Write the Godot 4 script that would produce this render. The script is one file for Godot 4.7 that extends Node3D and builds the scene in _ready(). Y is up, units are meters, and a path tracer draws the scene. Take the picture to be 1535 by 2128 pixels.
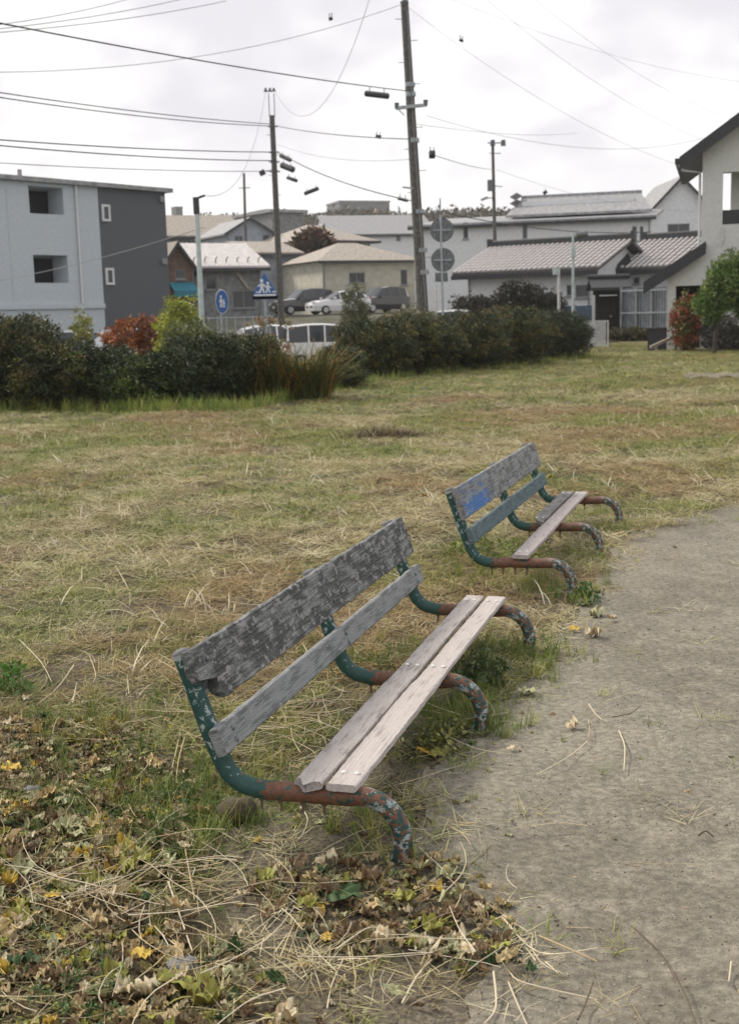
extends Node3D
# A small park with two old pipe-framed benches, a hedge, and a street of houses behind it.
const CX := 767.5
const CY := 1064.0
const FOCAL := 2535.8
const PITCH := 0.1626
const ROLL := 0.0255
const EYE := 1.52
var rng := RandomNumberGenerator.new()
var taken := {}
var M := {}
var na := FastNoiseLite.new()
var nb := FastNoiseLite.new()
var right_v: Vector3
var up_v: Vector3
var fwd_v: Vector3
var path_poly := PackedVector2Array()
var litter_polys: Array = []
var bare_poly := PackedVector2Array()

# ---------- mesh collector ----------
class Mb:
	var v := PackedVector3Array()
	var n := PackedVector3Array()
	var uv := PackedVector2Array()
	var c := PackedColorArray()
	var ix := PackedInt32Array()
	var use_c := false
	func tri(a: Vector3, b: Vector3, d: Vector3) -> void:
		var k := v.size()
		var nn := (b - a).cross(d - a).normalized()
		v.append(a); v.append(b); v.append(d)
		for i in 3:
			n.append(nn); uv.append(Vector2.ZERO)
		ix.append(k); ix.append(k + 2); ix.append(k + 1)
	func quad(a: Vector3, b: Vector3, d: Vector3, e: Vector3) -> void:   # anticlockwise seen from outside
		var k := v.size()
		var nn := (d - a).cross(e - b).normalized()
		v.append(a); v.append(b); v.append(d); v.append(e)
		for i in 4:
			n.append(nn)
		uv.append(Vector2(0, 0)); uv.append(Vector2(1, 0)); uv.append(Vector2(1, 1)); uv.append(Vector2(0, 1))
		ix.append_array(PackedInt32Array([k, k + 2, k + 1, k, k + 3, k + 2]))
	func box(lo: Vector3, hi: Vector3) -> void:
		obox(Transform3D(Basis(), (lo + hi) / 2.0), hi - lo)
	func obox(t: Transform3D, s: Vector3) -> void:
		var h := s / 2.0
		var p := []
		for z in [-1, 1]:
			for y in [-1, 1]:
				for x in [-1, 1]:
					p.append(t * Vector3(x * h.x, y * h.y, z * h.z))
		quad(p[4], p[5], p[7], p[6]); quad(p[1], p[0], p[2], p[3])
		quad(p[0], p[4], p[6], p[2]); quad(p[5], p[1], p[3], p[7])
		quad(p[6], p[7], p[3], p[2]); quad(p[0], p[1], p[5], p[4])
	func slab(a: Vector3, b: Vector3, d: Vector3, e: Vector3, th: float) -> void:   # a sloping sheet with thickness th straight down
		var o := Vector3(0, -th, 0)
		quad(a, b, d, e); quad(e + o, d + o, b + o, a + o)
		quad(a + o, b + o, b, a); quad(b + o, d + o, d, b); quad(d + o, e + o, e, d); quad(e + o, a + o, a, e)
	func bar(a: Vector3, b: Vector3, w: float, h: float) -> void:
		var z := (b - a).normalized()
		var x := z.cross(Vector3.UP)
		x = Vector3.RIGHT if x.length() < 0.01 else x.normalized()
		obox(Transform3D(Basis(x, x.cross(z) * -1.0, z), (a + b) / 2.0), Vector3(w, h, a.distance_to(b)))
	func tube(pts: Array, rad: Array, sides := 8, cap := true) -> void:
		var k0 := v.size()
		var m := pts.size()
		var ref := Vector3(0.31, 0.2, 0.93)
		var total := 0.0
		for i in range(1, m):
			total += pts[i].distance_to(pts[i - 1])
		var run := 0.0
		for i in m:
			var t: Vector3 = (pts[mini(i + 1, m - 1)] - pts[maxi(i - 1, 0)]).normalized()
			var x := (ref - t * ref.dot(t)).normalized()
			ref = x
			var y := t.cross(x)
			if i > 0: run += pts[i].distance_to(pts[i - 1])
			var r: float = rad[mini(i, rad.size() - 1)]
			for j in sides + 1:
				var an := TAU * j / sides
				var nn := x * cos(an) + y * sin(an)
				v.append(pts[i] + nn * r); n.append(nn); uv.append(Vector2(run / maxf(total, 1e-6), float(j) / sides))
		for i in m - 1:
			for j in sides:
				var a := k0 + i * (sides + 1) + j
				var b := a + sides + 1
				ix.append_array(PackedInt32Array([a, b, a + 1, a + 1, b, b + 1]))
		if cap:
			for e in [0, m - 1]:
				var t: Vector3 = (pts[1] - pts[0]).normalized() * -1.0 if e == 0 else (pts[m - 1] - pts[m - 2]).normalized()
				var k := v.size()
				v.append(pts[e]); n.append(t); uv.append(Vector2(0.0 if e == 0 else 1.0, 0.5))
				for j in sides + 1:
					v.append(v[k0 + e * (sides + 1) + j]); n.append(t); uv.append(Vector2(0.0 if e == 0 else 1.0, 0.5))
				for j in sides:
					ix.append_array(PackedInt32Array([k, k + 1 + j, k + 2 + j] if e == 0 else [k, k + 2 + j, k + 1 + j]))
	func disc(center: Vector3, nn: Vector3, r: float, th: float, sides := 20) -> void:
		tube([center, center + nn * th], [r], sides)
	func dome(center: Vector3, up: Vector3, r: float, h: float, sides := 8) -> void:
		var x := up.cross(Vector3(0.3, 0.2, 0.9)).normalized()
		var y := up.cross(x)
		var k0 := v.size()
		for i in 4:
			var e := i / 3.0 * PI / 2.0
			for j in sides + 1:
				var an := TAU * j / sides
				var q := (x * cos(an) + y * sin(an)) * cos(e)
				v.append(center + q * r + up * h * sin(e)); n.append((q + up * sin(e)).normalized()); uv.append(Vector2(j / float(sides), e))
		for i in 3:
			for j in sides:
				var a := k0 + i * (sides + 1) + j
				var b := a + sides + 1
				ix.append_array(PackedInt32Array([a, b, a + 1, a + 1, b, b + 1]))
	func mesh() -> ArrayMesh:
		var a := []
		a.resize(Mesh.ARRAY_MAX)
		a[Mesh.ARRAY_VERTEX] = v
		a[Mesh.ARRAY_NORMAL] = n
		if uv.size() == v.size(): a[Mesh.ARRAY_TEX_UV] = uv
		if use_c: a[Mesh.ARRAY_COLOR] = c
		a[Mesh.ARRAY_INDEX] = ix
		var m := ArrayMesh.new()
		m.add_surface_from_arrays(Mesh.PRIMITIVE_TRIANGLES, a)
		return m

# ---------- nodes ----------
func numbered(called: String) -> String:
	var k: int = taken.get(called, 0)
	taken[called] = k + 1
	return called if k == 0 else "%s_%03d" % [called, k]

func tag(o: Node3D, label: String, category: String, group := "") -> Node3D:
	o.set_meta("label", label); o.set_meta("category", category)
	if group: o.set_meta("group", group)
	return o

func thing(called: String, label: String, category: String, where := Vector3.ZERO, turn := 0.0, group := "") -> Node3D:
	var o := Node3D.new()
	o.name = numbered(called)
	add_child(o)
	o.position = where
	o.rotation.y = turn
	return tag(o, label, category, group)

func part(parent: Node3D, called: String, shape, m: Material) -> MeshInstance3D:
	var o := MeshInstance3D.new()
	o.name = numbered(called) if parent == self else called
	o.mesh = shape.mesh() if shape is Mb else shape
	o.material_override = m
	parent.add_child(o, true)
	return o

func struct(called: String, shape, m: Material) -> MeshInstance3D:
	var o := part(self, called, shape, m)
	o.set_meta("kind", "structure")
	return o

func many(parent: Node3D, called: String, mesh: Mesh, m: Material, xf: Array, cols: PackedColorArray) -> MultiMeshInstance3D:
	var mm := MultiMesh.new()
	mm.transform_format = MultiMesh.TRANSFORM_3D
	mm.use_colors = true
	mm.mesh = mesh
	mm.instance_count = xf.size()
	for i in xf.size():
		mm.set_instance_transform(i, xf[i])
		mm.set_instance_color(i, cols[i])
	var o := MultiMeshInstance3D.new()
	o.name = numbered(called) if parent == self else called
	o.multimesh = mm
	o.material_override = m
	parent.add_child(o, true)
	o.set_meta("kind", "stuff")
	return o

# ---------- where a pixel of the photograph points ----------
func ray(px: float, py: float) -> Vector3:
	return right_v * (px - CX) - up_v * (py - CY) + fwd_v * FOCAL

func at(px: float, py: float, d: float) -> Vector3:   # the point in that direction d metres ahead
	var r := ray(px, py)
	return Vector3(0, EYE, 0) + r * (d / -r.z)

func gp(px: float, py: float, y := 0.0) -> Vector3:   # where that direction meets the level y
	var r := ray(px, py)
	return Vector3(0, EYE, 0) + r * ((y - EYE) / r.y)

func level(x: float, z: float) -> float:   # height of the land
	var d := -z
	var h := -0.35 * smoothstep(38.0, 42.0, d) * (1.0 - smoothstep(3.0, 11.0, x))
	h += (1.4 - h) * smoothstep(58.0, 77.0, d)
	h += 3.6 * smoothstep(95.0, 150.0, d) + 17.0 * smoothstep(160.0, 320.0, d) + 4.0 * smoothstep(320.0, 600.0, d)
	return h

func land(px: float, d: float) -> Vector3:   # on the land, in that column of the picture, d metres ahead
	var p := at(px, 648.0, d)
	p.y = level(p.x, p.z)
	return p

# ---------- materials ----------
func lin(r: float, g: float, b: float) -> Color:
	return Color(r, g, b).linear_to_srgb()

func grey_tex(sd: int, freq: float, lo: float, hi: float, size := 256, oct := 4) -> ImageTexture:
	var f := FastNoiseLite.new()
	f.seed = sd; f.frequency = freq; f.fractal_octaves = oct; f.noise_type = FastNoiseLite.TYPE_SIMPLEX_SMOOTH
	var im := f.get_seamless_image(size, size)
	var d := im.get_data()
	for i in d.size():
		d[i] = int(255.0 * lerpf(lo, hi, d[i] / 255.0))
	return ImageTexture.create_from_image(Image.create_from_data(size, size, false, Image.FORMAT_L8, d))

func mat(key: String, col: Color, rough := 0.85, tex = null, scale := 0.5, metal := 0.0) -> StandardMaterial3D:
	if key in M: return M[key]
	var m := StandardMaterial3D.new()
	m.resource_name = key
	m.albedo_color = col
	m.roughness = rough
	m.metallic = metal
	if tex:
		m.albedo_texture = tex
		m.uv1_triplanar = true
		m.uv1_world_triplanar = true
		m.uv1_scale = Vector3.ONE * scale
	M[key] = m
	return m

func leafy(key: String, back: Color, rough := 0.6) -> StandardMaterial3D:
	var m := mat(key, Color.WHITE, rough)
	m.vertex_color_use_as_albedo = true
	m.cull_mode = BaseMaterial3D.CULL_DISABLED
	m.backlight_enabled = true
	m.backlight = back
	return m

func _ready() -> void:
	rng.seed = 4711
	set_camera_and_sky()
	make_materials()
	build_land()
	print("land"); build_buildings()
	print("buildings"); build_street()
	print("street"); build_plants()
	print("plants"); build_benches()
	print("benches"); build_litter()
	print("litter")

func set_camera_and_sky() -> void:
	fwd_v = Vector3(0, -sin(PITCH), -cos(PITCH))
	var u0 := Vector3(0, cos(PITCH), -sin(PITCH))
	right_v = Vector3.RIGHT * cos(ROLL) - u0 * sin(ROLL)
	up_v = Vector3.RIGHT * sin(ROLL) + u0 * cos(ROLL)
	var cam := Camera3D.new()
	cam.name = "camera"
	cam.transform = Transform3D(Basis(right_v, up_v, -fwd_v), Vector3(0, EYE, 0))
	var at_ := CameraAttributesPhysical.new()
	at_.frustum_focal_length = 35.0 / (2.0 * (1064.0 / FOCAL))
	at_.frustum_focus_distance = 4.1
	at_.exposure_aperture = 6.5
	at_.frustum_near = 0.05
	at_.frustum_far = 4000.0
	cam.attributes = at_
	cam.fov = rad_to_deg(2.0 * atan(1064.0 / FOCAL))
	cam.near = 0.05
	cam.far = 4000.0
	add_child(cam)
	cam.current = true
	var env := Environment.new()
	env.background_mode = Environment.BG_SKY
	env.tonemap_mode = Environment.TONE_MAPPER_LINEAR
	env.tonemap_exposure = 2.12
	env.sdfgi_enabled = true; env.ssao_enabled = true; env.ssil_enabled = true
	env.fog_enabled = true
	env.fog_density = 0.0004
	env.fog_light_color = Color(0.95, 0.95, 0.95)
	var sky := Sky.new()
	var pm := PanoramaSkyMaterial.new()
	pm.panorama = cloudy_sky()
	sky.sky_material = pm
	env.sky = sky
	var we := WorldEnvironment.new()
	we.name = "world_environment"
	we.environment = env
	add_child(we)
	var sun := DirectionalLight3D.new()
	sun.name = "sun"
	sun.light_energy = 0.5
	sun.light_angular_distance = 10.0
	sun.light_color = Color(1.0, 0.96, 0.9)
	sun.shadow_enabled = true
	add_child(sun)
	sun.look_at_from_position(Vector3.ZERO, -Vector3(-0.62, 0.70, -0.40))

func cloudy_sky() -> ImageTexture:
	var w := 1536
	var h := 768
	var f := FastNoiseLite.new()
	f.seed = 12; f.frequency = 0.8; f.fractal_octaves = 5; f.fractal_gain = 0.5
	var data := PackedFloat32Array()
	data.resize(w * h * 3)
	for y in h:
		var el := PI / 2.0 - PI * (y + 0.5) / h
		var s := maxf(sin(el), 0.0)
		var c := cos(el)
		for x in w:
			var k := (y * w + x) * 3
			var col := Color(0.32, 0.32, 0.28)
			if el > -0.01:
				var az := TAU * (x + 0.5) / w
				var dx := sin(az) * c
				var dz := -cos(az) * c
				var q := f.get_noise_3d(dx * 2.6 / (s + 0.35), s * 3.0, dz * 2.6 / (s + 0.35))
				var g := smoothstep(-0.30, 0.26, q) * smoothstep(0.03, 0.15, s)
				col = Color(0.535, 0.532, 0.525).lerp(Color(0.412, 0.400, 0.428), g)
			data[k] = col.r; data[k + 1] = col.g; data[k + 2] = col.b
	return ImageTexture.create_from_image(Image.create_from_data(w, h, false, Image.FORMAT_RGBF, data.to_byte_array()))

func make_materials() -> void:
	na.seed = 5; na.frequency = 0.35; na.fractal_octaves = 4
	nb.seed = 77; nb.frequency = 2.2; nb.fractal_octaves = 3
	M.t_grain = grey_tex(1, 0.09, 0.45, 1.0, 512, 5)
	M.t_soft = grey_tex(2, 0.02, 0.82, 1.0, 256, 4)
	M.t_even = grey_tex(6, 0.05, 0.91, 1.0, 256, 5)
	M.t_worn = grey_tex(3, 0.03, 0.62, 1.0, 256, 5)
	M.t_fine = speckle(4, 512)
	for k in ["soil", "gravel"]:
		var m := mat(k, Color.WHITE, 0.95, M.t_fine if k == "gravel" else M.t_grain, 1.7 if k == "gravel" else 1.1)
		m.vertex_color_use_as_albedo = true
		m.heightmap_enabled = true
		m.heightmap_texture = M.t_fine
		m.heightmap_scale = 0.6 if k == "gravel" else 2.0
	mat("asphalt", lin(0.16, 0.155, 0.15), 0.95, M.t_grain, 0.7)
	mat("far_soil", lin(0.10, 0.10, 0.055), 0.95, M.t_worn, 0.08)
	mat("white_wall", lin(0.74, 0.75, 0.76), 0.8, M.t_even, 0.3)
	mat("pale_siding", lin(0.52, 0.575, 0.62), 0.75, M.t_even, 0.6)
	mat("dark_siding", lin(0.095, 0.107, 0.12), 0.7, M.t_even, 0.6)
	mat("grey_wall", lin(0.30, 0.31, 0.31), 0.85, M.t_worn, 0.3)
	mat("brown_wall", lin(0.21, 0.135, 0.10), 0.85, M.t_worn, 0.3)
	mat("beige_wall", lin(0.60, 0.58, 0.48), 0.85, M.t_soft, 0.3)
	mat("blue_wall", lin(0.36, 0.40, 0.46), 0.85, M.t_soft, 0.3)
	mat("stucco", lin(0.66, 0.66, 0.625), 0.9, M.t_even, 0.5)
	mat("metal_roof", lin(0.68, 0.64, 0.62), 0.36, M.t_soft, 0.3)
	mat("tan_roof", lin(0.50, 0.44, 0.37), 0.6, M.t_worn, 0.4)
	mat("brown_roof", lin(0.24, 0.19, 0.15), 0.6, M.t_worn, 0.4)
	mat("grey_roof", lin(0.42, 0.42, 0.43), 0.55, M.t_worn, 0.4)
	mat("tile", lin(0.66, 0.62, 0.60), 0.42, M.t_soft, 0.8)
	mat("tile_bed", lin(0.13, 0.12, 0.12), 0.7, M.t_worn, 0.8)
	mat("ridge_tile", lin(0.06, 0.065, 0.07), 0.5, M.t_worn, 0.8)
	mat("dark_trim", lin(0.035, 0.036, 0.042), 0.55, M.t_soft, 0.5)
	mat("frame_white", lin(0.62, 0.63, 0.63), 0.5)
	mat("frame_grey", lin(0.22, 0.23, 0.24), 0.5)
	mat("glass_dark", lin(0.035, 0.042, 0.048), 0.08)
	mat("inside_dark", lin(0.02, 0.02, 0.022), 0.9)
	mat("concrete", lin(0.17, 0.165, 0.15), 0.9, M.t_worn, 0.9)
	mat("steel", lin(0.42, 0.46, 0.48), 0.45, M.t_soft, 1.0, 0.3)
	mat("pale_green_paint", lin(0.55, 0.64, 0.64), 0.5, M.t_soft, 1.0)
	mat("white_paint", lin(0.7, 0.7, 0.7), 0.55, M.t_soft, 1.0)
	mat("cable", lin(0.045, 0.045, 0.05), 0.6)
	mat("wire", lin(0.22, 0.22, 0.23), 0.5)
	mat("insulator", lin(0.10, 0.12, 0.14), 0.35)
	mat("sign_blue", lin(0.02, 0.10, 0.32), 0.4)
	mat("sign_white", lin(0.72, 0.74, 0.78), 0.4)
	mat("sign_back", lin(0.24, 0.26, 0.27), 0.55, M.t_worn, 1.5, 0.4)
	mat("blue_panel", lin(0.10, 0.17, 0.25), 0.6, M.t_worn, 0.6)
	mat("teal_awning", lin(0.02, 0.16, 0.22), 0.6)
	mat("slat_grey", lin(0.20, 0.225, 0.25), 0.7, M.t_worn, 0.6)
	mat("gate_wood", lin(0.022, 0.018, 0.016), 0.8, M.t_worn, 0.8)
	mat("pale_wood", lin(0.50, 0.44, 0.36), 0.8, M.t_worn, 2.0)
	mat("bark", lin(0.11, 0.085, 0.065), 0.95, M.t_grain, 2.0)
	mat("rubber", lin(0.02, 0.02, 0.02), 0.9)
	mat("rim", lin(0.42, 0.43, 0.44), 0.35, null, 1.0, 0.7)
	mat("lamp_glass", lin(0.6, 0.62, 0.64), 0.15)
	mat("red_lamp", lin(0.35, 0.02, 0.02), 0.2)
	mat("number_plate", lin(0.7, 0.7, 0.66), 0.5)
	mat("stone", lin(0.16, 0.12, 0.08), 0.95, M.t_grain, 4.0)
	mat("pale_stone", lin(0.36, 0.36, 0.36), 0.95, M.t_grain, 4.0)
	mat("brick_red", lin(0.25, 0.10, 0.05), 0.9, M.t_worn, 0.6)
	leafy("leaf", Color(0.25, 0.3, 0.1), 0.55)
	leafy("dry", Color(0.22, 0.2, 0.14), 0.8)
	for a in [["car_white", lin(0.74, 0.74, 0.75)], ["car_black", lin(0.02, 0.022, 0.026)], ["car_silver", lin(0.42, 0.44, 0.47)]]:
		var m := mat(a[0], a[1], 0.3)
		m.clearcoat_enabled = true
		m.clearcoat_roughness = 0.08

func path_depth(x: float, z: float) -> float:   # metres inside the edge of the bare earth, negative outside
	var q := Vector2(x + 0.10 * nb.get_noise_2d(x * 1.3, z * 1.3) + 0.035 * nb.get_noise_2d(x * 9.0, z * 9.0), z + 0.14 * nb.get_noise_2d(x * 1.3 + 40.0, z * 1.3))
	var best := 1e9
	var n := path_poly.size()
	for i in n:
		best = minf(best, q.distance_squared_to(Geometry2D.get_closest_point_to_segment(q, path_poly[i], path_poly[(i + 1) % n])))
	return sqrt(best) * (1.0 if Geometry2D.is_point_in_polygon(q, path_poly) else -1.0)

func in_path(x: float, z: float) -> bool:
	var q := Vector2(x + 0.10 * nb.get_noise_2d(x * 1.3, z * 1.3) + 0.035 * nb.get_noise_2d(x * 9.0, z * 9.0), z + 0.14 * nb.get_noise_2d(x * 1.3 + 40.0, z * 1.3))
	return Geometry2D.is_point_in_polygon(q, path_poly)

func in_litter(x: float, z: float) -> bool:
	var q := Vector2(x + 0.2 * nb.get_noise_2d(x + 9.0, z), z + 0.2 * nb.get_noise_2d(x, z + 31.0))
	for p in litter_polys:
		if Geometry2D.is_point_in_polygon(q, p): return true
	return false

func world_poly(px: Array) -> PackedVector2Array:
	var out := PackedVector2Array()
	for p in px:
		var g := gp(p[0], p[1])
		out.append(Vector2(g.x, g.z))
	return out

func bump(x: float, z: float) -> float:
	return 0.022 * na.get_noise_2d(x * 2.5, z * 2.5) + 0.010 * nb.get_noise_2d(x * 2.0, z * 2.0)

func soil_colour(x: float, z: float, edge: float) -> Color:
	var g := na.get_noise_2d(x * 1.1 + 20.0, z * 1.1)
	var s := Color(0.145, 0.112, 0.058).lerp(Color(0.115, 0.11, 0.045), smoothstep(-0.15, 0.35, g))
	s = s.lerp(Color(0.21, 0.168, 0.105), smoothstep(0.0, 0.5, nb.get_noise_2d(x * 0.7, z * 0.7)))
	var worn := smoothstep(-0.45, 0.05, edge + 0.25 * nb.get_noise_2d(x * 2.0, z * 2.0))   # trodden earth spreads past the edge in patches
	if z > -4.5 and Geometry2D.is_point_in_polygon(Vector2(x, z), bare_poly): worn = maxf(worn, 0.75)
	return s.lerp(Color(0.29, 0.25, 0.18), worn * 0.85)

func cut(mb: Mb, inside: PackedFloat32Array, t: Array) -> void:   # keep the share of a triangle that lies inside the edge
	var poly := []
	for k in 3:
		var a: int = t[k]
		var b: int = t[(k + 1) % 3]
		if inside[a] > 0.0: poly.append(a)
		if (inside[a] > 0.0) != (inside[b] > 0.0):
			var f := inside[a] / (inside[a] - inside[b])
			mb.v.append(mb.v[a].lerp(mb.v[b], f)); mb.n.append(mb.n[a]); mb.uv.append(mb.uv[a]); mb.c.append(mb.c[a])
			poly.append(mb.v.size() - 1)
	for k in range(1, poly.size() - 1): mb.ix.append_array(PackedInt32Array([poly[0], poly[k], poly[k + 1]]))

func sheet(path: bool) -> Mb:
	var mb := Mb.new()
	mb.use_c = true
	var rows := 300
	var cols := 220
	var inside := PackedFloat32Array()
	for i in rows + 1:
		var d := 0.5 * pow(116.0, float(i) / rows)
		for j in cols + 1:
			var x := (j * 2.0 / cols - 1.0) * (d * 0.48 + 1.6)
			var z := -d
			var y := bump(x, z)
			var col: Color
			if path:
				y += 0.005
				var q := na.get_noise_2d(x * 1.7, z * 1.7 + 50.0)
				col = Color(0.42, 0.385, 0.30).lerp(Color(0.31, 0.28, 0.215), smoothstep(-0.3, 0.4, q))
				col = col.lerp(Color(0.49, 0.445, 0.345), 0.7 * smoothstep(-0.1, 0.5, nb.get_noise_2d(x * 1.7, z * 2.5) + 0.4 * nb.get_noise_2d(x * 9.0, z * 9.0)))
			else:
				col = soil_colour(x, z, path_depth(x, z) if d < 30.0 else -9.0)
			y += level(x, z)
			mb.v.append(Vector3(x, y, z))
			var e := 0.03
			mb.n.append(Vector3(bump(x - e, z) - bump(x + e, z), 2.0 * e, bump(x, z - e) - bump(x, z + e)).normalized())
			mb.uv.append(Vector2(x, z))
			mb.c.append(col)
			if path: inside.append(path_depth(x, z) if d < 30.0 else -1.0)
	for i in rows:
		for j in cols:
			var a := i * (cols + 1) + j
			var b := a + cols + 1
			if path:
				cut(mb, inside, [a, b, a + 1]); cut(mb, inside, [a + 1, b, b + 1])
				continue
			mb.ix.append_array(PackedInt32Array([a, b, a + 1, a + 1, b, b + 1]))
	return mb

func build_land() -> void:
	path_poly = world_poly([[900, 2700], [905, 2200], [985, 2050], [1050, 1960], [985, 1850], [868, 1775], [850, 1690], [900, 1610], [1000, 1530], [1010, 1475], [1100, 1410], [1125, 1340], [1190, 1290], [1205, 1240], [1250, 1185], [1300, 1115], [1400, 1082], [1535, 1045], [1750, 1000], [2600, 1000], [2600, 1500], [3200, 2700]])
	litter_polys = [world_poly([[-500, 1500], [0, 1480], [200, 1500], [330, 1560], [440, 1640], [420, 1780], [380, 1860], [480, 1980], [620, 2128], [640, 2400], [-700, 2400]]), world_poly([[560, 1820], [800, 1790], [960, 1830], [1090, 1960], [1000, 2010], [760, 2000], [640, 1930]])]
	bare_poly = world_poly([[450, 1690], [560, 1600], [700, 1560], [850, 1600], [870, 1700], [860, 1770], [1000, 1850], [1060, 1960], [1000, 2400], [600, 2400], [470, 1950]])
	struct("ground", sheet(false), M.soil)
	struct("path", sheet(true), M.gravel)
	# the wide land that carries the street and the houses up to the hill
	var mb := Mb.new()
	var n := 120
	for i in n + 1:
		var d := -60.0 + 0.05 * i * i * i / 60.0 + i * 1.0
		for j in n + 1:
			var t := j * 2.0 / n - 1.0
			var x := signf(t) * (pow(absf(t), 1.8) * 900.0)
			var y := level(x, -d) - (0.12 if d < 60.0 else 0.0) + (1.8 * na.get_noise_2d(x * 0.03, d * 0.03) * smoothstep(160.0, 300.0, d))
			mb.v.append(Vector3(x, y, -d)); mb.n.append(Vector3.UP); mb.uv.append(Vector2(x, d))
	for i in n:
		for j in n:
			var a := i * (n + 1) + j
			var b := a + n + 1
			mb.ix.append_array(PackedInt32Array([a, b, a + 1, a + 1, b, b + 1]))
	struct("terrain", mb, M.far_soil)
	# the road behind the hedge and the parking terrace
	var rd := Mb.new()
	for s in 40:
		var x0 := -60.0 + s * 3.0
		for b in [[43.5, 47.5], [47.5, 52.0], [52.0, 57.0]]:
			var q := []
			for e in [[x0, b[0]], [x0 + 3.0, b[0]], [x0 + 3.0, b[1]], [x0, b[1]]]:
				q.append(Vector3(e[0], level(e[0], -e[1]) + 0.012, -e[1]))
			rd.quad(q[0], q[1], q[2], q[3])
	struct("road", rd, M.asphalt)
	var lot := Mb.new()
	lot.slab(Vector3(-30, 1.43, -78.5), Vector3(12, 1.43, -78.5), Vector3(12, 1.43, -94), Vector3(-30, 1.43, -94), 0.4)
	struct("parking_ground", lot, M.asphalt)
	# worn earth strip by the hall
	var st := Mb.new()
	for s in 14:
		var a0 := gp(1420 + s * 14, 787 + 3.0 * sin(s * 1.7)); var a1 := gp(1434 + s * 14, 787 + 3.0 * sin(s * 1.7 + 1.7))
		var b0 := gp(1420 + s * 14, 777 - 2.0 * sin(s * 2.3)); var b1 := gp(1434 + s * 14, 777 - 2.0 * sin(s * 2.3 + 2.3))
		for p in [a0, a1, b0, b1]: p.y = 0.0
		var o := Vector3(0, 0.035, 0)
		st.quad(a0 + o, a1 + o, b1 + o, b0 + o)
	struct("footpath", st, mat("pale_earth", lin(0.36, 0.32, 0.27), 0.95, M.t_fine, 1.0))

# ---------- buildings ----------
# a wall of width w and height h (local x from -w/2, z = 0 towards the viewer) with real openings of the depth th
func wall(mb: Mb, w: float, h: float, th: float, holes: Array, y0 := 0.0) -> void:
	var xs := [-w / 2.0, w / 2.0]
	var ys := [y0, h]
	for r in holes:
		xs.append(r[0]); xs.append(r[2]); ys.append(r[1]); ys.append(r[3])
	xs.sort(); ys.sort()
	for i in xs.size() - 1:
		for j in ys.size() - 1:
			if xs[i + 1] - xs[i] < 1e-4 or ys[j + 1] - ys[j] < 1e-4: continue
			var c := Vector2((xs[i] + xs[i + 1]) / 2.0, (ys[j] + ys[j + 1]) / 2.0)
			var open := false
			for r in holes:
				if c.x > r[0] and c.x < r[2] and c.y > r[1] and c.y < r[3]: open = true
			if not open:
				mb.quad(Vector3(xs[i], ys[j], 0), Vector3(xs[i + 1], ys[j], 0), Vector3(xs[i + 1], ys[j + 1], 0), Vector3(xs[i], ys[j + 1], 0))
	for r in holes:
		var a := Vector3(r[0], r[1], 0); var b := Vector3(r[2], r[1], 0); var c2 := Vector3(r[2], r[3], 0); var d := Vector3(r[0], r[3], 0)
		var o := Vector3(0, 0, -th)
		mb.quad(a + o, b + o, b, a); mb.quad(b + o, c2 + o, c2, b); mb.quad(c2 + o, d + o, d, c2); mb.quad(d + o, a + o, a, d)

func rest_of_box(mb: Mb, w: float, h: float, dep: float, y0 := 0.0) -> void:
	var x := w / 2.0
	mb.quad(Vector3(x, y0, 0), Vector3(x, y0, -dep), Vector3(x, h, -dep), Vector3(x, h, 0))
	mb.quad(Vector3(-x, y0, -dep), Vector3(-x, y0, 0), Vector3(-x, h, 0), Vector3(-x, h, -dep))
	mb.quad(Vector3(x, y0, -dep), Vector3(-x, y0, -dep), Vector3(-x, h, -dep), Vector3(x, h, -dep))
	mb.quad(Vector3(-x, h, 0), Vector3(x, h, 0), Vector3(x, h, -dep), Vector3(-x, h, -dep))

func window(o: Node3D, r: Array, th: float, frame: Material, bars := 1, called := "window") -> void:
	var mb := Mb.new()
	var t := 0.05
	var z0 := -th + 0.01
	var z1 := -th + 0.07
	mb.box(Vector3(r[0], r[1], z0), Vector3(r[2], r[1] + t, z1)); mb.box(Vector3(r[0], r[3] - t, z0), Vector3(r[2], r[3], z1))
	mb.box(Vector3(r[0], r[1] + t, z0), Vector3(r[0] + t, r[3] - t, z1)); mb.box(Vector3(r[2] - t, r[1] + t, z0), Vector3(r[2], r[3] - t, z1))
	for k in bars:
		var x: float = lerpf(r[0], r[2], (k + 1.0) / (bars + 1.0))
		mb.box(Vector3(x - t / 2.0, r[1] + t, z0), Vector3(x + t / 2.0, r[3] - t, z1 - 0.01))
	var f := part(o, called, mb, frame)
	var p := Mb.new()
	p.box(Vector3(r[0], r[1], z0 - 0.03), Vector3(r[2], r[3], z0 + 0.02))
	part(f, "pane", p, M.glass_dark)

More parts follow.
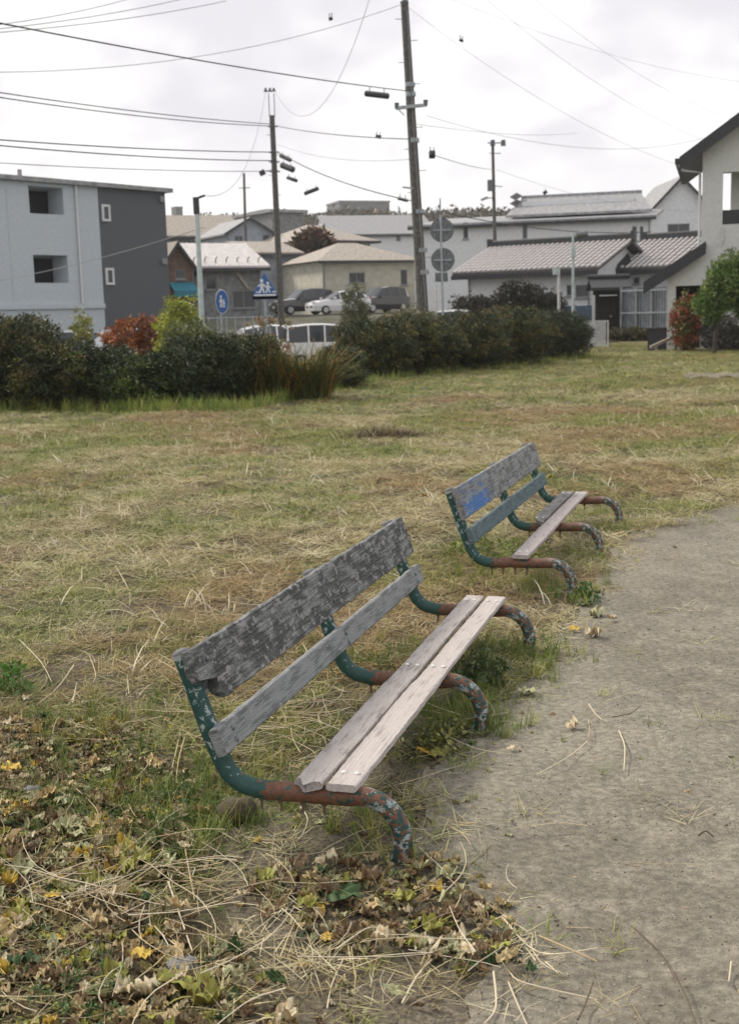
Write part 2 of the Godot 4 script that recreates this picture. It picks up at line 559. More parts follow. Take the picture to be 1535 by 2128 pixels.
# a house whose front wall runs from l to r (points on the land); roof kinds: ridge_x, ridge_z, hip, flat, shed
func house(called: String, label: String, l: Vector3, r: Vector3, dep: float, h: float, kind: String, rise: float, wall_m: Material, roof_m: Material, holes := [], over := 0.5, frame: Material = null) -> Node3D:
	var mid := (l + r) / 2.0
	mid.y = minf(l.y, r.y) - 0.2
	var w := Vector2(r.x - l.x, r.z - l.z).length()
	var o := thing(called, label, "house" if called.ends_with("house") else "building", mid, atan2(-(r.z - l.z), r.x - l.x))
	h += 0.2
	var hs := []
	for q in holes: hs.append([q[0], q[1] + 0.2, q[2], q[3] + 0.2])
	var mb := Mb.new()
	wall(mb, w, h, 0.12, hs)
	rest_of_box(mb, w, h, dep)
	var rf := Mb.new()
	var x := w / 2.0
	var th := 0.16
	var fas := Mb.new()
	if kind == "ridge_x":
		var zr := -dep / 2.0
		for s in [1, -1]:
			mb.tri(Vector3(s * x, h, 0 if s == 1 else -dep), Vector3(s * x, h, -dep if s == 1 else 0.0), Vector3(s * x, h + rise, zr))
		var k := rise / (dep / 2.0)
		rf.slab(Vector3(-x - over, h - over * k + th, over), Vector3(x + over, h - over * k + th, over), Vector3(x + over, h + rise + th, zr), Vector3(-x - over, h + rise + th, zr), th)
		rf.slab(Vector3(x + over, h - over * k + th, -dep - over), Vector3(-x - over, h - over * k + th, -dep - over), Vector3(-x - over, h + rise + th, zr), Vector3(x + over, h + rise + th, zr), th)
		fas.box(Vector3(-x - over, h - over * k - 0.16, over + 0.01), Vector3(x + over, h - over * k + 0.04, over + 0.12))
	elif kind == "ridge_z":
		mb.tri(Vector3(-x, h, 0), Vector3(x, h, 0), Vector3(0, h + rise, 0))
		mb.tri(Vector3(x, h, -dep), Vector3(-x, h, -dep), Vector3(0, h + rise, -dep))
		var k := rise / x
		for s in [1, -1]:
			rf.slab(Vector3(s * (x + over), h - over * k + th, over), Vector3(s * (x + over), h - over * k + th, -dep - over), Vector3(0, h + rise + th, -dep - over), Vector3(0, h + rise + th, over), th)
			fas.slab(Vector3(s * (x + over), h - over * k + th - 0.02, over + 0.04), Vector3(s * (x + over), h - over * k + th - 0.02, over + 0.003), Vector3(0, h + rise + th - 0.02, over + 0.003), Vector3(0, h + rise + th - 0.02, over + 0.04), 0.24)
	elif kind == "hip":
		var zr := -dep / 2.0
		var inset := minf(dep / 2.0, x * 0.8)
		var e := [Vector3(-x - over, h, over), Vector3(x + over, h, over), Vector3(x + over, h, -dep - over), Vector3(-x - over, h, -dep - over)]
		var r0 := Vector3(-x + inset, h + rise, zr); var r1 := Vector3(x - inset, h + rise, zr)
		rf.quad(e[0], e[1], r1, r0); rf.quad(e[2], e[3], r0, r1); rf.tri(e[1], e[2], r1); rf.tri(e[3], e[0], r0)
		rf.quad(e[3], e[2], e[1], e[0])
		fas.box(Vector3(-x - over, h - 0.2, over), Vector3(x + over, h - 0.01, over + 0.1))
		fas.box(Vector3(x + over, h - 0.2, -dep - over), Vector3(x + over + 0.1, h - 0.01, over))
	elif kind == "shed":
		mb.tri(Vector3(x, h, 0), Vector3(x, h, -dep), Vector3(x, h + rise, -dep)); mb.tri(Vector3(-x, h, -dep), Vector3(-x, h, 0), Vector3(-x, h + rise, -dep))
		var k := rise / dep
		rf.slab(Vector3(-x - over, h - over * k + th, over), Vector3(x + over, h - over * k + th, over), Vector3(x + over, h + rise + th, -dep), Vector3(-x - over, h + rise + th, -dep), th)
		fas.box(Vector3(-x - over, h - over * k - 0.12, over + 0.01), Vector3(x + over, h - over * k + 0.04, over + 0.1))
	else:
		rf.box(Vector3(-x - over, h + 0.005, -dep - over), Vector3(x + over, h + rise, over))
	part(o, "wall", mb, wall_m)
	part(o, "roof", rf, roof_m)
	if fas.v.size():
		part(o, "gutter", fas, M.dark_trim)
		for s in [-1.0, 1.0]:
			var dp := Mb.new()
			dp.tube([Vector3(s * (x - 0.12), 0.0, 0.06), Vector3(s * (x - 0.12), h - 0.35, 0.06), Vector3(s * (x - 0.12), h - 0.05, over * 0.8)], [0.035], 6)
			part(o, "downpipe", dp, M.frame_grey)
	for q in hs:
		var sl := Mb.new()
		sl.box(Vector3(q[0] - 0.06, q[1] - 0.07, 0.003), Vector3(q[2] + 0.06, q[1] - 0.01, 0.1))
		part(o, "sill", sl, M.frame_grey)
	for q in hs: window(o, q, 0.12, frame if frame else M.frame_grey, 1 if q[2] - q[0] > 0.8 else 0)
	return o

func rise_at(px: float, py: float, d: float) -> float:   # metres above the land of a thing's top seen at that pixel
	var p := at(px, py, d)
	return p.y - level(p.x, p.z)

func pair(px0: float, px1: float, d0: float, d1: float) -> Array:
	return [land(px0, d0), land(px1, d1)]

func speckle(sd: int, size: int) -> ImageTexture:   # grit: grains of three sizes
	var r := RandomNumberGenerator.new()
	r.seed = sd
	var f := FastNoiseLite.new()
	f.seed = sd; f.frequency = 0.03; f.fractal_octaves = 5; f.fractal_gain = 0.62
	var d := f.get_seamless_image(size, size).get_data()
	for i in d.size(): d[i] = int(clampf(0.46 + 0.36 * d[i] / 255.0 + 0.18 * r.randf(), 0.0, 1.0) * 255.0)
	for k in 1700:   # single darker and paler grains
		var x := r.randi() % size
		var y := r.randi() % size
		var g := 0.56 if r.randf() < 0.6 else 0.98
		var rad := 1 + r.randi() % 2
		for dy in range(-rad, rad + 1):
			for dx in range(-rad, rad + 1):
				if dx * dx + dy * dy <= rad * rad: d[posmod(y + dy, size) * size + posmod(x + dx, size)] = int(255.0 * g)
	return ImageTexture.create_from_image(Image.create_from_data(size, size, false, Image.FORMAT_L8, d))

func along(l: Vector3, r: Vector3, px: float, py: float) -> Array:   # [local x on the front from l to r, depth] where that direction meets the front
	var d := ray(px, py)
	var e := r - l
	var den := e.x * d.z - e.z * d.x
	var t := -(l.x * d.z - l.z * d.x) / den
	var w := Vector2(e.x, e.z).length()
	return [(t - 0.5) * w, -(l.z + t * e.z)]

func hole(l: Vector3, r: Vector3, x0: float, y0: float, x1: float, y1: float) -> Array:   # from top left and bottom right pixels
	var ym := (y0 + y1) / 2.0
	var a := along(l, r, x0, ym)
	var b := along(l, r, x1, ym)
	var base := minf(l.y, r.y)
	var d: float = (a[1] + b[1]) / 2.0
	return [a[0], at((x0 + x1) / 2.0, y1, d).y - base, b[0], at((x0 + x1) / 2.0, y0, d).y - base]

func build_apartment() -> void:
	var a := land(0, 46.0)
	var b := land(355, 52.8)
	var e := (b - a).normalized()
	e.y = 0
	var l := a - e * 7.0
	l.y = b.y
	a.y = b.y
	var o := thing("apartment_building", "three storey apartment block with pale siding, dark end panel and two recessed openings", "building", (l + b) / 2.0 - Vector3(0, 0.2, 0), atan2(-(b.z - l.z), b.x - l.x))
	var w := l.distance_to(b)
	var h := rise_at(176, 386, 49.3) + 0.2
	var split: float = along(l, b, 209, 500)[0]
	var holes := []
	for q in [hole(l, b, 61, 388, 132, 445), hole(l, b, 71, 530, 142, 588)]: holes.append([q[0], q[1] + 0.2, q[2], q[3] + 0.2])
	var dep := 9.0
	# pale part: build in its own centred frame and shift
	var pale := Mb.new()
	var wl := split + w / 2.0
	var cx := -w / 2.0 + wl / 2.0
	var hs := []
	for q in holes: hs.append([q[0] - cx, q[1], q[2] - cx, q[3]])
	wall(pale, wl, h, 0.95, hs)
	rest_of_box(pale, wl, h, dep)
	for i in pale.v.size(): pale.v[i].x += cx
	part(o, "wall", pale, M.pale_siding)
	var dark := Mb.new()
	dark.box(Vector3(split, 0, -dep), Vector3(w / 2.0, h - 0.002, 0.004))
	part(o, "dark_wall", dark, M.dark_siding).set_meta("label", "dark charcoal siding at the end of the block")
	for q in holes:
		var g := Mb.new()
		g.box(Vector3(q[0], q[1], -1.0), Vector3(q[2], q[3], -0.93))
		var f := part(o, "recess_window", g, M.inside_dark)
		var fr := Mb.new()
		fr.box(Vector3(q[0] + 0.55, q[1], -0.92), Vector3(q[0] + 0.62, q[3], -0.88))
		fr.box(Vector3(q[0], q[3] - 0.08, -0.92), Vector3(q[2], q[3], -0.88))
		part(f, "frame", fr, M.frame_grey)
	var rf := Mb.new()
	rf.box(Vector3(-w / 2.0 - 0.4, h + 0.003, -dep - 0.3), Vector3(w / 2.0 + 0.28, h + 0.17, 0.22))
	part(o, "roof", rf, M.grey_roof)
	var led := Mb.new()
	var yl := rise_at(130, 637, 48.6) + 0.2
	led.box(Vector3(-w / 2.0, yl - 0.09, 0.006), Vector3(split - 0.01, yl + 0.09, 0.09))
	part(o, "ledge", led, M.pale_siding)
	var xp: float = along(l, b, 162, 500)[0]
	var dp := Mb.new()
	dp.tube([Vector3(xp, yl + 0.1, 0.07), Vector3(xp, h, 0.07)], [0.045], 8)
	part(o, "downpipe", dp, M.frame_white)
	for q in [hole(l, b, 211, 425, 228, 460), hole(l, b, 219, 557, 236, 592)]:
		var r := [q[0], q[1] + 0.2, q[2], q[3] + 0.2]
		var fr := Mb.new()
		for s in [[r[0], r[1], r[0] + 0.09, r[3]], [r[2] - 0.09, r[1], r[2], r[3]], [r[0] + 0.09, r[3] - 0.09, r[2] - 0.09, r[3]], [r[0] + 0.09, r[1], r[2] - 0.09, r[1] + 0.09]]:
			fr.box(Vector3(s[0], s[1], 0.006), Vector3(s[2], s[3], 0.07))
		var f := part(o, "window", fr, M.frame_white)
		var pn := Mb.new()
		pn.box(Vector3(r[0] + 0.09, r[1] + 0.09, 0.006), Vector3(r[2] - 0.09, r[3] - 0.09, 0.03))
		part(f, "pane", pn, M.glass_dark)
	for q in [hole(l, b, 330, 408, 339, 420), hole(l, b, 335, 537, 344, 549)]:
		var v := Mb.new()
		v.box(Vector3(q[0], q[1] + 0.2, 0.006), Vector3(q[2], q[3] + 0.2, 0.12))
		part(o, "vent", v, M.frame_grey)
	# panel joints of the pale siding: shallow strips standing proud
	for k in 9:
		var x := -w / 2.0 + 0.9 + k * 1.35
		if x > split - 0.3: break
		var blocked := false
		for q in holes:
			if x > q[0] - 0.1 and x < q[2] + 0.1: blocked = true
		if blocked: continue
		var j := Mb.new()
		j.box(Vector3(x, yl + 0.1, 0.002), Vector3(x + 0.035, h, 0.014))
		part(o, "joint_strip", j, M.pale_siding)
	var sol := Mb.new()
	sol.obox(Transform3D(Basis(Vector3.RIGHT, 0.25), Vector3(along(l, b, 50, 360)[0], h + 0.42, -2.2)), Vector3(1.6, 0.08, 1.1))
	sol.box(Vector3(along(l, b, 88, 360)[0], h + 0.24, -1.5), Vector3(along(l, b, 88, 360)[0] + 0.12, h + 0.62, -1.38))
	part(o, "roof_vent", sol, M.grey_roof)

func tiled(label: String, l: Vector3, r: Vector3, dep: float, h: float, rise: float, wall_m: Material, holes := []) -> Node3D:
	var o := house("tiled_house", label, l, r, dep, h, "ridge_x", rise, wall_m, M.tile_bed, holes, 0.55)
	var w := l.distance_to(r)
	var k := rise / (dep / 2.0)
	var y0 := h + 0.2 - 0.55 * k + 0.16
	var y1 := h + 0.2 + rise + 0.16
	var rib := Mb.new()
	var a := Vector3(0, y0 + 0.01, 0.55)
	var b := Vector3(0, y1 + 0.01, -dep / 2.0)
	var n := 9
	for i in n:   # overlapping cover tiles along one row
		var p := a.lerp(b, float(i) / n)
		var q := a.lerp(b, (i + 1.12) / n)
		rib.tube([p + Vector3(0, 0.02, 0), q - Vector3(0, 0.004, 0)], [0.078, 0.066], 6, true)
	var m := rib.mesh()
	var cnt := int((w + 1.1) / 0.26)
	for i in cnt:
		part(o, "tile_row", m, M.tile).position.x = -w / 2.0 - 0.5 + i * (w + 1.0) / (cnt - 1)
	var rg := Mb.new()
	rg.box(Vector3(-w / 2.0 - 0.6, y1 - 0.02, -dep / 2.0 - 0.13), Vector3(w / 2.0 + 0.6, y1 + 0.2, -dep / 2.0 + 0.13))
	rg.tube([Vector3(-w / 2.0 - 0.66, y1 + 0.22, -dep / 2.0), Vector3(w / 2.0 + 0.66, y1 + 0.22, -dep / 2.0)], [0.1], 8)
	for s in [-1, 1]: rg.box(Vector3(s * (w / 2.0 + 0.62) - 0.09, y1 - 0.12, -dep / 2.0 - 0.17), Vector3(s * (w / 2.0 + 0.62) + 0.09, y1 + 0.4, -dep / 2.0 + 0.17))
	part(o, "ridge", rg, M.ridge_tile)
	return o

func build_buildings() -> void:
	build_apartment()
	var q: Array
	# brown gabled house beside the apartment block
	q = pair(338, 408, 72, 73)
	var o := house("brown_house", "brown gabled house with a teal awning beside the apartment block", q[0], q[1], 6.0, rise_at(380, 556, 72.5), "ridge_z", rise_at(370, 505, 72.5) - rise_at(380, 556, 72.5), M.brown_wall, M.brown_roof, [hole(q[0], q[1], 365, 560, 385, 580)], 0.3)
	var aw := Mb.new()
	var wq := hole(q[0], q[1], 352, 592, 402, 612)
	aw.slab(Vector3(wq[0], wq[3] - 0.15, 0.9), Vector3(wq[2], wq[3] - 0.15, 0.9), Vector3(wq[2], wq[3] + 0.35, 0.01), Vector3(wq[0], wq[3] + 0.35, 0.01), 0.06)
	aw.box(Vector3(wq[0], wq[3] - 0.5, 0.84), Vector3(wq[2], wq[3] - 0.215, 0.9))
	part(o, "awning", aw, M.teal_awning)
	# grey house with a bright sheet roof and snow guards
	q = pair(405, 545, 75, 77)
	o = house("grey_house", "low grey house with a bright sheet metal roof and a row of snow guards", q[0], q[1], 7.0, rise_at(470, 551, 76), "ridge_x", rise_at(450, 509, 79.5) - rise_at(470, 551, 76), M.grey_wall, M.metal_roof, [hole(q[0], q[1], 428, 575, 450, 602), hole(q[0], q[1], 484, 604, 530, 640)], 0.45)
	var w: float = q[0].distance_to(q[1])
	var rise := rise_at(450, 509, 79.5) - rise_at(470, 551, 76)
	for k in 7:
		var g := Mb.new()
		var x := -w / 2.0 + 0.1 + k * (w - 0.2) / 6.0
		var hh := rise_at(470, 551, 76) + 0.2 + 0.16
		g.tube([Vector3(x, hh + 0.1 * rise / 3.5, -0.1), Vector3(x, hh + 0.28, -0.02), Vector3(x + 0.1, hh + 0.38, 0.0)], [0.035], 5)
		part(o, "snow_guard", g, M.dark_trim)
	for k in 9:
		var s := Mb.new()
		var x := -w / 2.0 - 0.4 + k * (w + 0.8) / 8.0
		var hh := rise_at(470, 551, 76) + 0.2 + 0.16
		s.bar(Vector3(x, hh - 0.45 * rise / 3.5 + 0.02, 0.45), Vector3(x, hh + rise + 0.02, -3.5), 0.05, 0.05)
		part(o, "roof_seam", s, M.metal_roof)
	var br := Mb.new()
	br.bar(Vector3(0.4, 3.2, 0.08), Vector3(1.3, 2.0, 0.08), 0.1, 0.18)
	part(o, "brace", br, M.pale_wood)
	# farther houses up the slope
	q = pair(352, 492, 138, 140)
	house("tan_roof_house", "two storey house with a pale tan roof high behind the grey steel post", q[0], q[1], 9.0, rise_at(420, 485, 139), "ridge_x", rise_at(420, 444, 143) - rise_at(420, 485, 139), M.grey_wall, M.tan_roof, [hole(q[0], q[1], 385, 497, 410, 510), hole(q[0], q[1], 440, 497, 465, 510)], 0.7)
	q = pair(478, 572, 118, 120)
	house("slate_house", "grey two storey house with a front gable behind the wooden utility pole", q[0], q[1], 8.0, rise_at(520, 482, 119), "ridge_z", rise_at(525, 452, 119) - rise_at(520, 482, 119), M.blue_wall, M.grey_roof, [hole(q[0], q[1], 488, 490, 505, 506), hole(q[0], q[1], 546, 488, 560, 506)], 0.4)
	q = pair(572, 638, 126, 128)
	house("flat_house", "grey flat roofed house right of the gabled slate house", q[0], q[1], 8.0, rise_at(600, 440, 127), "flat", 0.3, M.grey_wall, M.grey_roof, [hole(q[0], q[1], 596, 486, 616, 506)], 0.3)
	q = pair(528, 622, 92, 94)
	house("white_house", "pale blue walled house with a bright tiled eave behind the school crossing sign", q[0], q[1], 7.0, rise_at(580, 526, 93), "ridge_x", rise_at(560, 505, 96) - rise_at(580, 526, 93), M.blue_wall, M.tan_roof, [hole(q[0], q[1], 594, 540, 608, 560)], 0.4)
	q = pair(652, 772, 112, 116)
	house("hip_house", "house with a brownish hipped roof behind the beige house", q[0], q[1], 9.0, rise_at(710, 496, 114), "hip", rise_at(700, 455, 118) - rise_at(710, 496, 114), M.beige_wall, M.tan_roof, [hole(q[0], q[1], 738, 502, 752, 520)], 0.7)
	q = pair(672, 868, 86, 89)
	o = house("beige_house", "beige single storey house with a pale hipped roof behind the parked cars", q[0], q[1], 8.0, rise_at(760, 541, 87), "hip", rise_at(800, 503, 91) - rise_at(760, 541, 87), M.beige_wall, M.tan_roof, [hole(q[0], q[1], 725, 566, 758, 588), hole(q[0], q[1], 832, 560, 846, 592)], 0.5)
	q = pair(690, 905, 165, 168)
	house("warehouse", "long pale warehouse with a blue grey roof behind the hipped houses", q[0], q[1], 14.0, rise_at(800, 485, 166), "ridge_x", rise_at(800, 444, 172) - rise_at(800, 485, 166), M.white_wall, M.grey_roof, [hole(q[0], q[1], 823, 487, 832, 500)], 0.4)
	q = pair(712, 814, 355, 360)
	house("hilltop_block", "flat grey apartment block on the wooded hilltop", q[0], q[1], 12.0, rise_at(760, 420, 357), "flat", 0.5, M.grey_wall, M.grey_roof, [], 0.2)
	q = pair(560, 628, 330, 335)
	house("hilltop_hall", "low blue grey hall on the hilltop beside the wood", q[0], q[1], 10.0, rise_at(590, 438, 332), "flat", 0.4, M.blue_wall, M.grey_roof, [], 0.2)
	q = pair(376, 390, 330, 331)
	house("hilltop_tower", "small square tower on the hill beyond the tan roofed house", q[0], q[1], 3.0, rise_at(383, 431, 330), "flat", 0.3, M.grey_wall, M.grey_roof, [], 0.1)
	# long white works building
	q = pair(862, 1350, 80, 76)
	o = house("white_works", "long white works building with a raised roof and slit windows behind the tiled house", q[0], q[1], 12.0, rise_at(1120, 462, 78), "shed", 1.2, M.white_wall, M.grey_roof, [hole(q[0], q[1], 962, 462, 972, 496), hole(q[0], q[1], 1085, 462, 1095, 496), hole(q[0], q[1], 1312, 470, 1322, 500), hole(q[0], q[1], 1328, 470, 1336, 500)], 0.3)
	for k in 5:   # wall ribs between bays
		var rb := Mb.new()
		var xx: float = along(q[0], q[1], 1150 + k * 36, 500)[0]
		rb.box(Vector3(xx, 0.2, 0.005), Vector3(xx + 0.12, rise_at(1120, 462, 78), 0.08))
		part(o, "pilaster", rb, M.white_wall)
	var up := Mb.new()
	var u0: float = along(q[0], q[1], 1050, 430)[0]
	var u1: float = along(q[0], q[1], 1315, 430)[0]
	var hy := rise_at(1120, 462, 78) + 0.5
	var ht := rise_at(1180, 414, 83) + 0.6
	up.box(Vector3(u0 + 0.3, hy - 0.5, -10.0), Vector3(u1 - 0.3, ht - 0.5, -5.0))
	part(o, "monitor_wall", up, M.white_wall)
	var us := Mb.new()
	us.slab(Vector3(u0 - 0.4, hy + 0.4, -2.6), Vector3(u1 + 1.0, hy + 0.4, -2.6), Vector3(u1, ht, -7.5), Vector3(u0, ht, -7.5), 0.15)
	us.slab(Vector3(u1 + 1.0, hy + 0.4, -12.0), Vector3(u0 - 0.4, hy + 0.4, -12.0), Vector3(u0, ht, -7.5), Vector3(u1, ht, -7.5), 0.15)
	us.box(Vector3(u0 - 0.1, ht - 0.08, -7.7), Vector3(u1 + 0.1, ht + 0.12, -7.3))
	part(o, "raised_roof", us, M.grey_roof)
	for k in 4:
		var lv := Mb.new()
		lv.obox(Transform3D(Basis(Vector3.BACK, 0.5), Vector3(u0 - 0.25, hy + 0.6 + k * 0.42, -6.0)), Vector3(0.55, 0.05, 2.4))
		part(o, "louvre", lv, M.grey_roof)
	# gabled white house right of it
	q = pair(1340, 1480, 92, 92)
	house("gabled_house", "white gabled house with one wide window behind the tiled roofs", q[0], q[1], 8.0, rise_at(1350, 447, 92), "ridge_z", 2.6, M.white_wall, M.grey_roof, [hole(q[0], q[1], 1386, 465, 1432, 488)], 0.4)
	# tiled houses
	q = pair(972, 1228, 60.4, 56.8)
	tiled("single storey house with pale ribbed tile roof behind the dark shrubs", q[0], q[1], 7.0, rise_at(1100, 556, 57.9), rise_at(1130, 501, 61.5) - rise_at(1100, 556, 57.9), M.white_wall, [hole(q[0], q[1], 1176, 592, 1188, 615), hole(q[0], q[1], 1195, 592, 1222, 618)])
	q = pair(1297, 1440, 59.6, 57.4)
	tiled("small house with pale ribbed tile roof between the dark gate and the hall", q[0], q[1], 6.5, rise_at(1360, 552, 58), rise_at(1380, 497, 61.5) - rise_at(1360, 552, 58), M.white_wall, [hole(q[0], q[1], 1315, 576, 1328, 590)])
	build_gate()
	build_hall()

func build_gate() -> void:
	var l := land(1236, 55.0)
	var r := land(1290, 55.0)
	var o := thing("gate", "dark wooden roofed gate between the two tiled houses", "gate", (l + r) / 2.0)
	var w := r.x - l.x
	for s in [-1, 1]:
		var p := Mb.new()
		p.box(Vector3(s * (w / 2.0 - 0.08) - 0.08, -0.2, -0.1), Vector3(s * (w / 2.0 - 0.08) + 0.08, 2.25, 0.1))
		part(o, "post", p, M.gate_wood)
		var d := Mb.new()
		d.box(Vector3(0.005 if s > 0 else -w / 2.0 + 0.17, 0.02, -0.05), Vector3(w / 2.0 - 0.17 if s > 0 else -0.005, 1.95, 0.02))
		for k in 3: d.box(Vector3((0.06 if s > 0 else -w / 2.0 + 0.2), 0.25 + k * 0.7, 0.02), Vector3((w / 2.0 - 0.2 if s > 0 else -0.06), 0.33 + k * 0.7, 0.05))
		var dd := part(o, "door", d, M.gate_wood)
		if s > 0:
			var hd := Mb.new()
			hd.dome(Vector3(0.1, 1.05, 0.05), Vector3.BACK, 0.05, 0.04)
			part(dd, "handle", hd, M.steel)
	var bm := Mb.new()
	bm.box(Vector3(-w / 2.0 - 0.1, 2.0, -0.12), Vector3(w / 2.0 + 0.1, 2.2, 0.12))
	part(o, "lintel", bm, M.gate_wood)
	var rf := Mb.new()
	rf.slab(Vector3(-w / 2.0 - 0.3, 2.32, 0.75), Vector3(w / 2.0 + 0.3, 2.32, 0.75), Vector3(w / 2.0 + 0.3, 2.75, 0), Vector3(-w / 2.0 - 0.3, 2.75, 0), 0.12)
	rf.slab(Vector3(w / 2.0 + 0.3, 2.32, -0.75), Vector3(-w / 2.0 - 0.3, 2.32, -0.75), Vector3(-w / 2.0 - 0.3, 2.75, 0), Vector3(w / 2.0 + 0.3, 2.75, 0), 0.12)
	rf.tube([Vector3(-w / 2.0 - 0.35, 2.8, 0), Vector3(w / 2.0 + 0.35, 2.8, 0)], [0.1], 8)
	part(o, "roof", rf, M.ridge_tile)
	# valley roof joining the two houses
	var q := pair(1262, 1300, 59.5, 59.5)
	house("link_house", "low dark roofed link between the two tiled houses above the gate", q[0], q[1], 4.0, rise_at(1280, 552, 59.5), "ridge_x", rise_at(1290, 505, 61) - rise_at(1280, 552, 59.5), M.white_wall, M.ridge_tile, [], 0.25)
	# slatted screen fence right of the gate, and the blue panel fence left of it
	var a := land(1292, 54.0)
	var b := land(1388, 52.0)
	var f := thing("slat_fence", "grey blue slatted screen fence between the dark gate and the hall porch", "fence", (a + b) / 2.0, atan2(-(b.z - a.z), b.x - a.x))
	var fw := a.distance_to(b)
	var n := 18
	for k in n:
		var s := Mb.new()
		s.box(Vector3(-fw / 2.0 + k * fw / n, 0.05, -0.015), Vector3(-fw / 2.0 + (k + 0.72) * fw / n, 2.25, 0.015))
		part(f, "slat", s, M.slat_grey)
	for k in 4:
		var s := Mb.new()
		var x := -fw / 2.0 + k * fw / 3.0
		s.box(Vector3(x - 0.04, -0.2, 0.02), Vector3(x + 0.04, 2.3, 0.1))
		part(f, "post", s, M.frame_grey)
	for y in [0.2, 1.15, 2.1]:
		var s := Mb.new()
		s.box(Vector3(-fw / 2.0, y, 0.105), Vector3(fw / 2.0, y + 0.07, 0.14))
		part(f, "rail", s, M.steel)
	a = land(1090, 53.0)
	b = land(1230, 53.0)
	f = thing("panel_fence", "blue panel fence behind the clipped shrubs left of the dark gate", "fence", (a + b) / 2.0)
	fw = b.x - a.x
	for k in 4:
		var s := Mb.new()
		s.box(Vector3(-fw / 2.0 + k * fw / 4.0 + 0.02, 0.0, -0.03), Vector3(-fw / 2.0 + (k + 1) * fw / 4.0 - 0.02, 1.65, 0.0))
		part(f, "panel", s, M.blue_panel)
		var p := Mb.new()
		p.box(Vector3(-fw / 2.0 + k * fw / 4.0 - 0.03, -0.1, 0.003), Vector3(-fw / 2.0 + k * fw / 4.0 + 0.03, 1.7, 0.06))
		part(f, "post", p, M.frame_grey)

